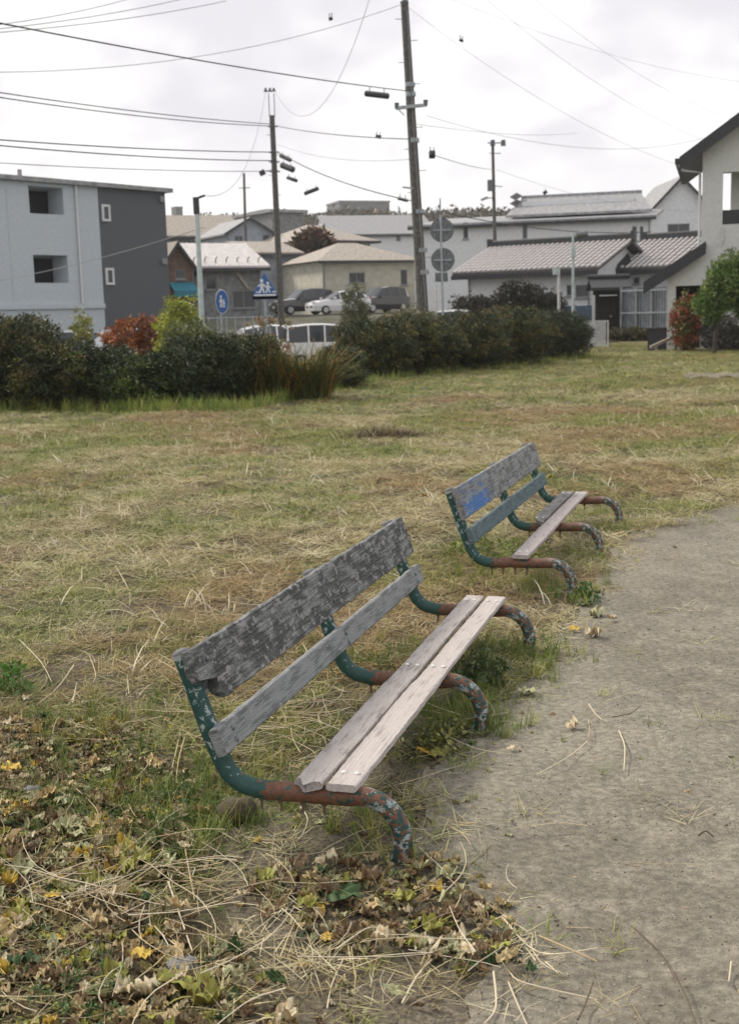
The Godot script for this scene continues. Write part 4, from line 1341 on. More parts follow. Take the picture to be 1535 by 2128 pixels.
func build_wires() -> void:
	var c: StandardMaterial3D = M.cable
	var w: StandardMaterial3D = M.wire
	wire("heavy black cable running from beyond the apartment block to the concrete pole below its top", at(-80, 32, 20), at(855, 190, 36.9), 0.1, 0.014, c, "cable")
	wire("thin wire climbing steeply away, lowest of three crossing above the apartment block", at(-60, 72, 26), at(470, 2, 36), 0.1, 0.009, w)
	wire("thin wire climbing steeply away, middle of three crossing above the apartment block", at(-60, 66, 26), at(420, -12, 36), 0.1, 0.009, w)
	wire("thin wire climbing steeply away, topmost of three crossing above the apartment block", at(-60, 58, 26), at(300, -12, 36), 0.1, 0.009, w)
	wire("faint wire with one joint rising to the concrete pole's top", at(-60, 150, 30), at(838, 8, 36.9), 0.5, 0.008, w)
	wire("upper of two spiral bound cables ending at the brown pole's highest bracket", at(-60, 183, 36), at(566, 258, 57.9), 0.12, 0.018, c, "cable")
	wire("lower of two spiral bound cables ending at the brown pole's highest bracket", at(-60, 193, 36), at(566, 262, 57.9), 0.16, 0.018, c, "cable")
	wire("cable ending at the brown pole's second bracket from the top", at(-60, 286, 38), at(567, 316, 57.9), 0.1, 0.022, c, "cable")
	wire("cable ending at the brown pole's third bracket from the top", at(-60, 297, 38), at(568, 334, 57.9), 0.12, 0.022, c, "cable")
	wire("thin cable passing just above the apartment roof to the brown pole's lowest bracket", at(-60, 335, 40), at(569, 356, 57.9), 0.1, 0.014, c, "cable")
	wire("service wire drooping from the pale steel post to the brown pole's top insulators", at(424, 406, 30), at(552, 190, 58), 1.3, 0.009, w)
	wire("sagging wire from the brown pole's top insulators up past the concrete pole", at(570, 188, 58), at(770, -10, 40), 2.2, 0.009, w)
	wire("cable strung between the brown pole and the concrete pole above the school sign", at(575, 262, 58), at(848, 289, 37), 0.1, 0.016, c, "cable")
	wire("dark cable sloping down from the brown pole to the concrete pole past the closures", at(577, 316, 58), at(868, 420, 37), 0.25, 0.02, c, "cable")
	wire("thin messenger wire beneath the dark sloping cable between the two poles", at(577, 300, 58), at(864, 330, 37), 0.3, 0.008, w)
	wire("wire leaving the concrete pole's crossarm towards the slender transformer pole", at(884, 240, 37), at(1535, 262, 60), 1.0, 0.007, w)
	wire("second wire leaving the concrete pole below the crossarm with a small joint", at(866, 258, 37), at(1200, 276, 70), 0.2, 0.008, w)
	wire("long faint wire descending from the concrete pole's top towards the hall roof", at(846, 14, 37), at(1465, 360, 48), 0.6, 0.0045, w)
	wire("faint wire crossing high above the works building to the hall, upper of the set", at(930, -5, 40), at(1560, 172, 55), 0.4, 0.0045, w)
	wire("faint wire crossing high above the works building to the hall, lower of the set", at(1000, -10, 40), at(1540, 320, 50), 0.6, 0.0045, w)
	wire("faint steep wire above the hall gable", at(1100, -10, 40), at(1560, 260, 50), 0.5, 0.004, w)
	wire("cable with a round box from the concrete pole to the transformer pole", at(890, 318, 37), at(1024, 352, 74), 0.1, 0.014, w)
	wire("cable from the transformer pole down across the face of the works building", at(925, 442, 60), at(1352, 482, 66), 0.35, 0.024, c, "cable")
	wire("wire from the transformer pole sloping past the hanging lamp to the gabled house", at(1030, 352, 74), at(1440, 440, 85), 0.5, 0.009, w)
	wire("low thin wire crossing in front of the apartment block's pale siding", at(-40, 590, 38), at(425, 472, 30), 0.12, 0.009, w)
	closure("long grey black cable closure hung beside the concrete pole", at(758, 194, 37.5), at(808, 200, 37.2), 0.088)
	closure("upper short closure right of the brown pole", at(583, 323, 57.5), at(604, 333, 57), 0.10)
	closure("broad closure second below the brown pole's bracket", at(585, 343, 57.5), at(610, 353, 57), 0.14)
	closure("small closure third below the brown pole's bracket", at(597, 369, 57.5), at(617, 376, 57), 0.08)
	closure("long flat closure hung upslope under the dark cable", at(632, 403, 54), at(662, 391, 54), 0.085)
	closure("small closure on the cable just left of the concrete pole", at(827, 412, 39), at(846, 417, 38.5), 0.05)
	closure("round junction box hung on the cable right of the concrete pole", at(891, 321, 38), at(904, 321, 38), 0.12)
	closure("small dark ball closure hung above the works roof", at(1130, 397, 72), at(1134, 403, 72), 0.13)
	closure("small joint on the faint wire left of the concrete pole top", at(683, 40, 35), at(691, 38, 35), 0.045)
	closure("small joint on the faint wire right of the concrete pole top", at(954, 82, 39), at(962, 86, 39), 0.045)
	closure("small joint on the cable between the brown pole and the concrete pole", at(780, 283, 42), at(792, 285, 42), 0.06)

func build_rails() -> void:
	# light mesh fence behind the left hedge
	var a := land(432, 33.5)
	var b := land(560, 35.5)
	var o := thing("mesh_fence", "light galvanised mesh fence on thin posts behind the left hedge", "fence", (a + b) / 2.0, atan2(-(b.z - a.z), b.x - a.x))
	var w := a.distance_to(b)
	for k in 8:
		var mb := Mb.new()
		var x := -w / 2.0 + k * w / 7.0
		mb.tube([Vector3(x, -0.3, 0), Vector3(x, 1.5, 0)], [0.024], 8)
		part(o, "post", mb, M.steel)
	for y in [0.15, 0.8, 1.45]:
		var mb := Mb.new()
		mb.tube([Vector3(-w / 2.0, y, 0), Vector3(w / 2.0, y, 0)], [0.016], 6)
		part(o, "rail", mb, M.steel)
	var wm := Mb.new()
	for k in 48: wm.bar(Vector3(-w / 2.0 + (k + 0.5) * w / 48.0, 0.1, 0.02), Vector3(-w / 2.0 + (k + 0.5) * w / 48.0, 1.45, 0.02), 0.006, 0.006)
	var wmm := part(o, "mesh_wires", wm, M.steel)
	wmm.set_meta("kind", "stuff")
	# white lattice panel at the end of the right hedge
	a = land(1206, 45.0)
	b = land(1264, 44.6)
	a.y = 0.0; b.y = 0.0
	o = thing("lattice_panel", "white lattice barrier panel standing at the end of the right hedge", "barrier", (a + b) / 2.0, atan2(-(b.z - a.z), b.x - a.x))
	w = a.distance_to(b)
	for r in [[-w / 2.0, 0.0, -w / 2.0 + 0.05, 1.0], [w / 2.0 - 0.05, 0.0, w / 2.0, 1.0], [-w / 2.0 + 0.05, 0.95, w / 2.0 - 0.05, 1.0], [-w / 2.0 + 0.05, 0.08, w / 2.0 - 0.05, 0.13]]:
		var mb := Mb.new()
		mb.box(Vector3(r[0], r[1], -0.02), Vector3(r[2], r[3], 0.02))
		part(o, "frame_bar", mb, M.white_paint)
	for k in 14:
		var mb := Mb.new()
		var x := -w / 2.0 + 0.07 + k * (w - 0.16) / 14.0
		mb.box(Vector3(x, 0.131, -0.012), Vector3(x + 0.045, 0.949, 0.008))
		part(o, "slat", mb, M.white_paint)
	# sloping rails beside the hall porch
	for r in [["long pale timber handrail sloping up beside the porch column", 1350, 722, 1432, 686, 39.5], ["short pale timber rail sloping up beneath the red leaved shrub", 1408, 724, 1441, 711, 39.0]]:
		var p0 := at(r[1], r[2], r[5])
		var p1 := at(r[3], r[4], r[5] + 0.6)
		var t := thing("handrail", r[0], "handrail", Vector3((p0.x + p1.x) / 2.0, 0, (p0.z + p1.z) / 2.0), 0.0, "rails by the hall porch")
		var mb := Mb.new()
		mb.bar(p0 - t.position, p1 - t.position, 0.09, 0.09)
		part(t, "rail", mb, M.pale_wood)
		for e in [0.15, 0.85]:
			var q := p0.lerp(p1, e) - t.position
			mb = Mb.new()
			mb.box(Vector3(q.x - 0.03, -0.2, q.z - 0.03), Vector3(q.x + 0.03, q.y - 0.05, q.z + 0.03))
			part(t, "post", mb, M.pale_wood)

# ---------- plants ----------
func sprig(n: int, size: float, leaf_l: float, leaf_w: float, sd: int) -> ArrayMesh:   # a twig end with n small leaves
	var r := RandomNumberGenerator.new()
	r.seed = sd
	var mb := Mb.new()
	for i in n:
		var dir := Vector3(r.randfn(), r.randfn() * 0.7 + 0.45, r.randfn()).normalized()
		var base := dir * size * r.randf_range(0.1, 0.75)
		var out := (dir + Vector3(r.randfn(), r.randfn(), r.randfn()) * 0.45).normalized()
		var side := out.cross(Vector3(r.randfn(), r.randfn(), r.randfn())).normalized()
		var l := leaf_l * r.randf_range(0.7, 1.25)
		var w := leaf_w * r.randf_range(0.7, 1.25)
		var nn := side.cross(out).normalized()
		var a := base
		var b := base + out * l * 0.5 + side * w * 0.5 + nn * w * 0.12
		var c := base + out * l - nn * l * 0.12
		var d := base + out * l * 0.5 - side * w * 0.5 + nn * w * 0.12
		mb.quad(a, b, c, d)
	return mb.mesh()

func stems(o: Node3D, h: float, spread: float, n: int, r0: float) -> void:
	var mb := Mb.new()
	for i in n:
		var a := TAU * i / n + rng.randf() * 0.8
		var q := Vector3(cos(a), 0, sin(a))
		mb.tube([q * 0.06 - Vector3(0, 0.1, 0), q * spread * 0.4 + Vector3(0, h * 0.4, 0), q * spread + Vector3(0, h * rng.randf_range(0.7, 0.95), 0)], [r0, r0 * 0.7, r0 * 0.25], 5)
	part(o, "stems", mb, M.bark)

func pick(pal: Array) -> Color:
	var c: Color = pal[rng.randi() % pal.size()]
	var t := rng.randf_range(0.75, 1.25)
	return Color(c.r * t, c.g * t, c.b * t)

func shrub(called: String, label: String, where: Vector3, rx: float, h: float, rz: float, n: int, mesh: Mesh, pal: Array, group: String, accent: Array = [], open := 0.0) -> Node3D:
	var o := thing(called, label, "shrub", where, rng.randf() * TAU * 0.0, group)
	stems(o, h * 0.8, rx * 0.55, 9, 0.022)
	var xf := []
	var cols := PackedColorArray()
	var nz := FastNoiseLite.new()
	nz.seed = int(absf(where.x * 31.0 + where.z * 17.0)); nz.frequency = 1.3; nz.fractal_octaves = 3
	while xf.size() < n:
		var u := Vector3(rng.randfn(), rng.randfn(), rng.randfn()).normalized()
		var bump_ := 1.0 + 0.42 * nz.get_noise_3d(u.x * 1.2, u.y * 1.2, u.z * 1.2) + 0.18 * nz.get_noise_3d(u.x * 4.0, u.y * 4.0 + 7.0, u.z * 4.0)
		# squarer than a ball
		var box := pow(pow(absf(u.x), 3.0) + pow(absf(u.y), 3.0) + pow(absf(u.z), 3.0), -1.0 / 3.0)
		var s := pow(rng.randf(), 0.28)
		var p := Vector3(u.x * rx, u.y * h * 0.5, u.z * rz) * box * bump_ * s * 0.95
		p.y += h * 0.47
		if p.y < 0.02: continue
		if open > 0.0 and nz.get_noise_3d(p.x * 3.0, p.y * 3.0, p.z * 3.0) < open - 0.5: continue
		var b := Basis(Vector3(rng.randfn(), rng.randfn(), rng.randfn()).normalized(), rng.randf_range(-0.9, 0.9)) * Basis(Vector3.UP, rng.randf() * TAU)
		xf.append(Transform3D(b.scaled(Vector3.ONE * rng.randf_range(0.75, 1.3)), p))
		var c := pick(pal)
		if accent and nz.get_noise_3d(p.x * 1.6 + 30.0, p.y * 2.2, p.z * 1.6) > 0.04 and rng.randf() < 0.75: c = pick(accent)
		cols.append(c)
	many(o, "foliage", mesh, M.leaf, xf, cols)
	return o

func blade(mb: Mb, base: Vector3, dir: Vector3, l: float, lean: float, droop: float, w: float, col: Color, segs := 3) -> void:
	var k := mb.v.size()
	var side := dir.cross(Vector3.UP).normalized()
	side = (side + Vector3(0, rng.randf_range(-0.5, 0.5), 0)).normalized()
	for i in segs + 1:
		var t := float(i) / segs
		var hor := l * (sin(lean) * t + droop * t * t * 0.5)
		var ver := l * (cos(lean) * t - droop * t * t * 0.55)
		var p := base + dir * hor + Vector3.UP * ver
		var ww := w * (1.0 - t * t * 0.9) * 0.5
		mb.v.append(p - side * ww); mb.v.append(p + side * ww)
		var tn := dir * (sin(lean) + droop * t) + Vector3.UP * (cos(lean) - droop * t * 1.1)
		var nn := side.cross(tn).normalized()
		mb.n.append(nn); mb.n.append(nn)
		mb.c.append(col); mb.c.append(col)
		mb.uv.append(Vector2(0, t)); mb.uv.append(Vector2(1, t))
		if i < segs:
			var a := k + i * 2
			mb.ix.append_array(PackedInt32Array([a, a + 2, a + 1, a + 1, a + 2, a + 3]))

func tree(called: String, label: String, category: String, where: Vector3, h: float, trunk_r: float, clumps: Array, mesh: Mesh, pal: Array, per: int, group := "") -> Node3D:
	var o := thing(called, label, category, where, 0.0, group)
	var tk := Mb.new()
	tk.tube([Vector3(0, -0.2, 0), Vector3(0.05, h * 0.3, 0.03), Vector3(-0.02, h * 0.62, 0.0), Vector3(0.06, h * 0.9, 0.02)], [trunk_r * 1.25, trunk_r, trunk_r * 0.7, trunk_r * 0.25], 9)
	for c in clumps:
		var p: Vector3 = c[0]
		tk.tube([Vector3(0, minf(h * 0.42, p.y * 0.8), 0), Vector3(p.x * 0.5, p.y * 0.85, p.z * 0.5), p], [trunk_r * 0.5, trunk_r * 0.3, trunk_r * 0.1], 5)
	part(o, "trunk", tk, M.bark)
	var xf := []
	var cols := PackedColorArray()
	for c in clumps:
		var tone := rng.randf_range(0.8, 1.2)
		for i in per:
			var u := Vector3(rng.randfn(), rng.randfn(), rng.randfn()).normalized()
			var s := pow(rng.randf(), 0.4) * (1.0 + 0.35 * na.get_noise_3d(u.x * 6.0 + c[0].x * 9.0, u.y * 6.0, u.z * 6.0))
			xf.append(Transform3D(Basis(u, rng.randf() * TAU).scaled(Vector3.ONE * rng.randf_range(0.7, 1.3)), c[0] + u * s * c[1]))
			cols.append(pick(pal) * tone)
	many(o, "crown", mesh, M.leaf, xf, cols)
	return o

func build_plants() -> void:
	var s_hedge := sprig(14, 0.13, 0.055, 0.026, 3)
	var s_big := sprig(14, 0.16, 0.085, 0.04, 4)
	var s_far := sprig(14, 0.9, 0.5, 0.3, 5)
	var dark := [Color(0.020, 0.036, 0.009), Color(0.026, 0.042, 0.011), Color(0.034, 0.040, 0.011), Color(0.015, 0.028, 0.009), Color(0.046, 0.062, 0.015)]
	var olive := [Color(0.115, 0.112, 0.022), Color(0.15, 0.112, 0.026), Color(0.085, 0.105, 0.022), Color(0.13, 0.085, 0.026)]
	var fresh := [Color(0.11, 0.17, 0.03), Color(0.16, 0.20, 0.045), Color(0.07, 0.12, 0.025)]
	var g := "clipped azalea shrubs of the hedge"
	var left := [[-75, 21.6, 1.75, 0.95, olive], [28, 21.4, 1.82, 0.85, olive], [118, 21.0, 1.36, 0.75, olive], [196, 21.3, 1.14, 0.72, dark], [268, 21.0, 0.92, 0.7, fresh], [345, 21.2, 1.0, 0.75, dark], [428, 21.5, 1.30, 0.75, dark], [505, 22.2, 1.30, 0.75, olive], [700, 25.2, 0.9, 0.5, olive]]
	var names := ["tall brown tipped hedge shrub beyond the edge of the apartment block", "tallest brown tipped hedge shrub before the pale apartment siding", "brown tipped hedge shrub sloping down from the tallest one", "dark hedge shrub in front of the white parked car", "hedge shrub with fresh light green shoots below the orange bush", "dark hedge shrub before the silver car", "dark hedge shrub at the foot of the pale steel post", "hedge shrub between the steel post and the arching grass clump", "low hedge shrub right of the arching grass clump"]
	for i in left.size():
		var a: Array = left[i]
		shrub("hedge_shrub", names[i], land(a[0], a[1]), a[3], a[2] * 0.88, 0.85, 2600, s_hedge, dark, g, a[4])
	var right := [[775, 28.6, 1.50, 0.95, olive], [870, 29.8, 1.52, 1.0, olive], [968, 31.2, 1.55, 1.05, olive], [1062, 33.2, 1.68, 1.1, olive], [1148, 36.2, 1.55, 1.15, dark]]
	names = ["olive tipped hedge shrub starting the right hedge beside the white van", "olive tipped hedge shrub below the concrete pole", "hedge shrub in the middle of the right hedge before the dark bushes", "highest shrub of the right hedge under the ribbed tile roof", "dark rounded shrub ending the right hedge by the white lattice panel"]
	for i in right.size():
		var a: Array = right[i]
		shrub("hedge_shrub", names[i], land(a[0], a[1]), a[3], a[2] * 0.92, 1.0, 3000, s_hedge, dark, g, a[4])
	# arching ornamental grass
	var o := thing("grass_clump", "arching clump of brown tipped ornamental grass in the hedge", "plant", land(588, 21.7))
	var mb := Mb.new()
	mb.use_c = true
	for i in 1600:
		var an := rng.randf() * TAU
		var q := Vector3(cos(an), 0, sin(an))
		var c: Color = [Color(0.08, 0.10, 0.02), Color(0.12, 0.115, 0.025), Color(0.06, 0.08, 0.018), Color(0.19, 0.13, 0.03), Color(0.42, 0.20, 0.04)][mini(int(pow(rng.randf(), 1.9) * 5.0), 4)]
		var core := Vector3(rng.randf_range(-0.8, 0.75), 0, rng.randf_range(-0.35, 0.3))
		blade(mb, core, (q + core * 0.9).normalized(), rng.randf_range(0.8, 1.45), rng.randf_range(0.05, 0.62), rng.randf_range(0.25, 0.85), rng.randf_range(0.012, 0.026), c, 6)
	part(o, "blades", mb, M.dry)
	# coloured bushes behind the hedge
	shrub("orange_bush", "bush with orange autumn leaves before the dark siding", land(258, 33.5), 0.5, 1.5, 0.4, 210, s_big, [Color(0.44, 0.15, 0.03), Color(0.34, 0.10, 0.025), Color(0.2, 0.08, 0.03)], "", [], 0.52)
	shrub("orange_bush", "thin orange twiggy bush beside the yellow green bush", land(312, 33.8), 0.45, 1.6, 0.4, 300, s_big, [Color(0.30, 0.10, 0.03), Color(0.16, 0.06, 0.03)], "", [], 0.46)
	shrub("yellow_bush", "bright yellow green bush leaning on the pale steel post", land(374, 31.0), 0.55, 2.0, 0.5, 620, s_big, [Color(0.46, 0.47, 0.07), Color(0.38, 0.40, 0.06), Color(0.26, 0.29, 0.06)], "", [], 0.4)
	shrub("yellow_bush", "small yellow green sapling before the pale siding", land(170, 34.0), 0.22, 1.75, 0.2, 130, s_big, [Color(0.34, 0.34, 0.08), Color(0.24, 0.26, 0.06)], "", [], 0.4)
	shrub("pale_bush", "pale green bush at the base of the steel post behind the hedge", land(388, 29.0), 0.6, 1.45, 0.5, 480, s_big, [Color(0.16, 0.19, 0.06), Color(0.12, 0.15, 0.05), Color(0.2, 0.2, 0.09)], "", [], 0.35)
	shrub("pale_bush", "dry straw coloured weeds at the foot of the concrete pole", land(852, 34.5), 0.9, 1.62, 0.5, 420, s_big, [Color(0.30, 0.27, 0.17), Color(0.22, 0.19, 0.11), Color(0.14, 0.14, 0.07)], "", [], 0.45)
	shrub("dry_weeds", "orange brown dry weeds standing behind the arching grass clump", land(560, 30.5), 0.6, 1.6, 0.4, 50, s_big, [Color(0.28, 0.15, 0.06), Color(0.2, 0.14, 0.07)], "", [], 0.45)
	shrub("sapling_bush", "green sapling bush in front of the white hatchback's nose", land(738, 62.0), 0.7, 3.0, 0.5, 520, s_big, [Color(0.10, 0.12, 0.04), Color(0.14, 0.13, 0.05)], "", [], 0.45)
	var dk := [Color(0.022, 0.026, 0.016), Color(0.03, 0.032, 0.02), Color(0.035, 0.03, 0.02)]
	shrub("dark_bush", "dark brownish bush left of the tall dark green bush before the tiled house", land(985, 51.0), 1.0, 2.45, 1.0, 1500, s_big, [Color(0.035, 0.028, 0.018), Color(0.028, 0.026, 0.018)], "", [])
	shrub("dark_bush", "tall dark green bush before the tiled house wall", land(1082, 51.0), 1.25, 2.75, 1.0, 2200, s_big, dk, "", [])
	shrub("dark_bush", "dark low bush joining the two bushes before the tiled house", land(1035, 51.6), 1.0, 2.2, 0.9, 1300, s_big, dk, "", [])
	shrub("dark_bush", "dark green bush between the tall bush and the white post", land(1132, 51.5), 0.85, 2.35, 0.9, 1200, s_big, dk, "", [])
	shrub("low_weeds", "low weeds at the foot of the slatted screen fence", land(1310, 52.5), 1.5, 0.55, 0.4, 420, s_big, [Color(0.08, 0.09, 0.03), Color(0.15, 0.09, 0.05), Color(0.05, 0.06, 0.025)], "", [])
	# tree and shrubs by the hall
	tree("garden_tree", "rounded green garden tree with bare trunk in front of the hall", "tree", land(1484, 36.8), 2.6, 0.06, [[Vector3(0.1, 2.35, 0.1), 0.34], [Vector3(0.5, 2.6, 0), 0.4], [Vector3(0.95, 2.45, 0), 0.42], [Vector3(0.35, 2.1, 0.3), 0.36], [Vector3(-0.1, 1.85, 0.15), 0.34], [Vector3(-0.38, 1.5, 0.1), 0.3], [Vector3(0.25, 1.55, 0.2), 0.36], [Vector3(0.7, 1.85, 0.2), 0.4], [Vector3(1.25, 2.0, 0), 0.45], [Vector3(-0.1, 1.2, 0.1), 0.28], [Vector3(0.85, 1.35, 0.1), 0.34]], s_big, [Color(0.12, 0.20, 0.035), Color(0.08, 0.15, 0.026), Color(0.18, 0.23, 0.045), Color(0.06, 0.12, 0.02)], 130)
	shrub("red_shrub", "red leaved shrub beside the porch column", land(1424, 39.2), 0.42, 1.75, 0.4, 420, s_big, [Color(0.36, 0.06, 0.03), Color(0.25, 0.09, 0.03), Color(0.14, 0.12, 0.04)], "", [Color(0.14, 0.15, 0.04), Color(0.2, 0.17, 0.05)])
	shrub("rock_plants", "grey brown tangle of low plants under the garden tree", land(1515, 39.0), 1.0, 1.1, 0.4, 620, s_big, [Color(0.13, 0.11, 0.09), Color(0.07, 0.06, 0.045), Color(0.22, 0.22, 0.21)], "", [])
	# far trees among the houses and the wood on the hill
	tree("autumn_tree", "russet autumn tree between the flat house and the beige house", "tree", land(652, 100.0), 6.2, 0.14, [[Vector3(0, 5.0, 0), 1.1], [Vector3(-0.7, 4.2, 0), 0.9], [Vector3(0.6, 4.0, 0), 0.9], [Vector3(0.1, 3.0, 0), 0.9]], s_far, [Color(0.14, 0.06, 0.04), Color(0.1, 0.055, 0.035), Color(0.08, 0.07, 0.05)], 260)
	tree("autumn_tree", "brown tree against the brown gabled house", "tree", land(400, 84.0), 3.4, 0.1, [[Vector3(0, 2.6, 0), 0.7], [Vector3(0.6, 2.1, 0), 0.6]], s_far, [Color(0.16, 0.08, 0.04), Color(0.1, 0.06, 0.04)], 120)
	var xf := []
	var cols := PackedColorArray()
	for i in 5200:
		var px := rng.randf_range(250, 1250)
		var d := rng.randf_range(255, 345)
		var p := land(px, d)
		var dens := na.get_noise_2d(p.x * 0.12, p.z * 0.12)
		if dens < -0.22: continue
		p.y += pow(rng.randf(), 0.6) * (2.6 + 4.0 * maxf(dens, 0.0)) - 0.5
		xf.append(Transform3D(Basis(Vector3(rng.randfn(), rng.randfn(), rng.randfn()).normalized(), rng.randf() * TAU).scaled(Vector3.ONE * rng.randf_range(1.2, 2.4)), p))
		var pal := [Color(0.09, 0.075, 0.05), Color(0.07, 0.07, 0.045), Color(0.14, 0.085, 0.05), Color(0.055, 0.065, 0.045)]
		cols.append(pal[int(absf(dens) * 14.0 + rng.randf() * 1.5) % 4])
	var wd := many(self, "hill_wood", s_far, M.leaf, xf, cols)
	tag(wd, "autumn brown wood covering the far hill", "wood")

# ---------- benches ----------
func layer(sd: int, freq: float, w: int, h: int, sw := 1, sh := 1, oct := 4) -> PackedByteArray:   # a noise layer, stretched sw times along and sh across
	var f := FastNoiseLite.new()
	f.seed = sd; f.frequency = freq; f.fractal_octaves = oct
	var im := f.get_image(w / sw, h / sh)
	if sw > 1 or sh > 1: im.resize(w, h, Image.INTERPOLATE_CUBIC)
	return im.get_data()

# weathered board: base and dark wood tones, a lichen share, paint flakes of one colour where want(u, v) allows them
func board_tex(sd: int, base: Color, dark: Color, stain: float, flake: Color, flakes: float, blue := 0.0) -> ImageTexture:
	var w := 1024
	var h := 256
	var gr := layer(sd, 0.11, w, h, 32, 1, 4)
	var bl := layer(sd + 1, 0.012, w, h)
	var ft := layer(sd + 2, 0.035, w, h, 1, 1, 5)
	var sp := layer(sd + 3, 0.16, w, h, 1, 1, 3)
	var sp2 := layer(sd + 5, 0.06, w, h, 4, 1, 4)
	var d := PackedByteArray()
	d.resize(w * h * 3)
	for y in h:
		for x in w:
			var i := y * w + x
			var g := gr[i] / 255.0
			var b := bl[i] / 255.0
			var f := ft[i] / 255.0
			var s := sp[i] / 255.0
			var s2 := sp2[i] / 255.0
			var t := clampf((g - 0.42) * 0.9 + 0.35, 0.0, 1.0)
			var k := smoothstep(0.68 - stain * 0.75, 0.9 - stain * 0.55, b * 0.4 + s2 * 0.35 + s * 0.35)
			t = clampf(t * 0.45 + k * 0.85, 0.0, 1.0)
			if g < 0.2: t = minf(1.0, t + 0.35)
			var c := base.lerp(dark, t)
			c = c * (0.82 + 0.36 * s)
			if flakes > 0.0:
				var e := smoothstep(0.78 - flakes * 0.4, 0.80 - flakes * 0.4, f * 0.72 + s * 0.18 + b * 0.14)
				c = c.lerp(flake * (0.85 + 0.3 * s2), e * 0.62)
			if blue > 0.0:
				var e2 := smoothstep(0.5, 0.58, f * 0.6 + s * 0.25 + s2 * 0.2 - 0.08 + 0.38 * (1.0 - absf(float(x) / w - 0.15) / 0.17) * smoothstep(0.2, 0.28, float(y) / h)) * smoothstep(0.44, 0.4, float(y) / h) * smoothstep(0.36, 0.24, float(x) / w + 0.12 * (f - 0.5))
				c = c.lerp(Color(0.06, 0.17, 0.42) * (0.7 + 0.5 * s), e2 * blue)
			c = c.linear_to_srgb()
			d[i * 3] = int(clampf(c.r, 0, 1) * 255.0); d[i * 3 + 1] = int(clampf(c.g, 0, 1) * 255.0); d[i * 3 + 2] = int(clampf(c.b, 0, 1) * 255.0)
	return ImageTexture.create_from_image(Image.create_from_data(w, h, false, Image.FORMAT_RGB8, d))

func pipe_tex(sd: int, rusty: float) -> ImageTexture:   # along: back (green), seat (rust), front leg (green, rust, grey)
	var w := 768
	var h := 128
	var a := layer(sd, 0.032, w, h, 1, 1, 5)
	var b := layer(sd + 1, 0.06, w, h, 1, 1, 4)
	var s := layer(sd + 2, 0.2, w, h, 1, 1, 3)
	var d := PackedByteArray()
	d.resize(w * h * 3)
	for y in h:
		for x in w:
			var i := y * w + x
			var u := float(x) / w
			var v := float(y) / h
			var p := a[i] / 255.0
			var q := b[i] / 255.0
			var r := s[i] / 255.0
			var green := Color(0.010, 0.048, 0.042).lerp(Color(0.018, 0.075, 0.066), q)
			var rust := Color(0.075, 0.032, 0.02).lerp(Color(0.19, 0.08, 0.042), q * 0.7 + r * 0.4)
			var grey := Color(0.40, 0.43, 0.42).lerp(Color(0.28, 0.33, 0.33), r)
			var c := green
			var seat := smoothstep(0.43, 0.46, u + (p - 0.5) * 0.06) * smoothstep(0.76, 0.70, u + (p - 0.5) * 0.1)
			var rr := smoothstep(0.0, 0.06, seat * 0.62 + (p - 0.62) * 1.3 + (r - 0.5) * 0.3 - 0.2 + rusty * 0.12)
			c = c.lerp(rust, rr)
			var leg := smoothstep(0.68, 0.75, u)
			c = c.lerp(rust, leg * smoothstep(0.50, 0.54, q))
			c = c.lerp(grey, leg * smoothstep(0.57, 0.60, p * 0.6 + r * 0.4))
			c = c.lerp(grey, (1.0 - leg) * smoothstep(0.80, 0.82, p * 0.75 + r * 0.3 - absf(u - 0.2) * 0.25 + (0.14 if u < 0.36 else 0.0)))
			if u < 0.012: c = grey
			c = (c * (0.8 + 0.4 * r)).linear_to_srgb()
			d[i * 3] = int(clampf(c.r, 0, 1) * 255.0); d[i * 3 + 1] = int(clampf(c.g, 0, 1) * 255.0); d[i * 3 + 2] = int(clampf(c.b, 0, 1) * 255.0)
	return ImageTexture.create_from_image(Image.create_from_data(w, h, false, Image.FORMAT_RGB8, d))

func skinned(key: String, tex: ImageTexture, rough: float, grain: ImageTexture, depth := 1.0) -> StandardMaterial3D:
	var m := mat(key, Color.WHITE, rough)
	m.albedo_texture = tex
	m.normal_enabled = grain != null
	if grain:
		m.normal_texture = grain
		m.normal_scale = depth
	return m

func grain_normal(sd: int) -> ImageTexture:
	var w := 1024
	var h := 256
	var a := layer(sd, 0.13, w, h, 32, 1, 4)
	var b := layer(sd + 1, 0.12, w, h, 2, 1, 4)
	for i in a.size(): a[i] = int(a[i] * 0.65 + b[i] * 0.35)
	var im := Image.create_from_data(w, h, false, Image.FORMAT_L8, a)
	im.convert(Image.FORMAT_RGBA8)
	im.bump_map_to_normal_map(5.0)
	return ImageTexture.create_from_image(im)

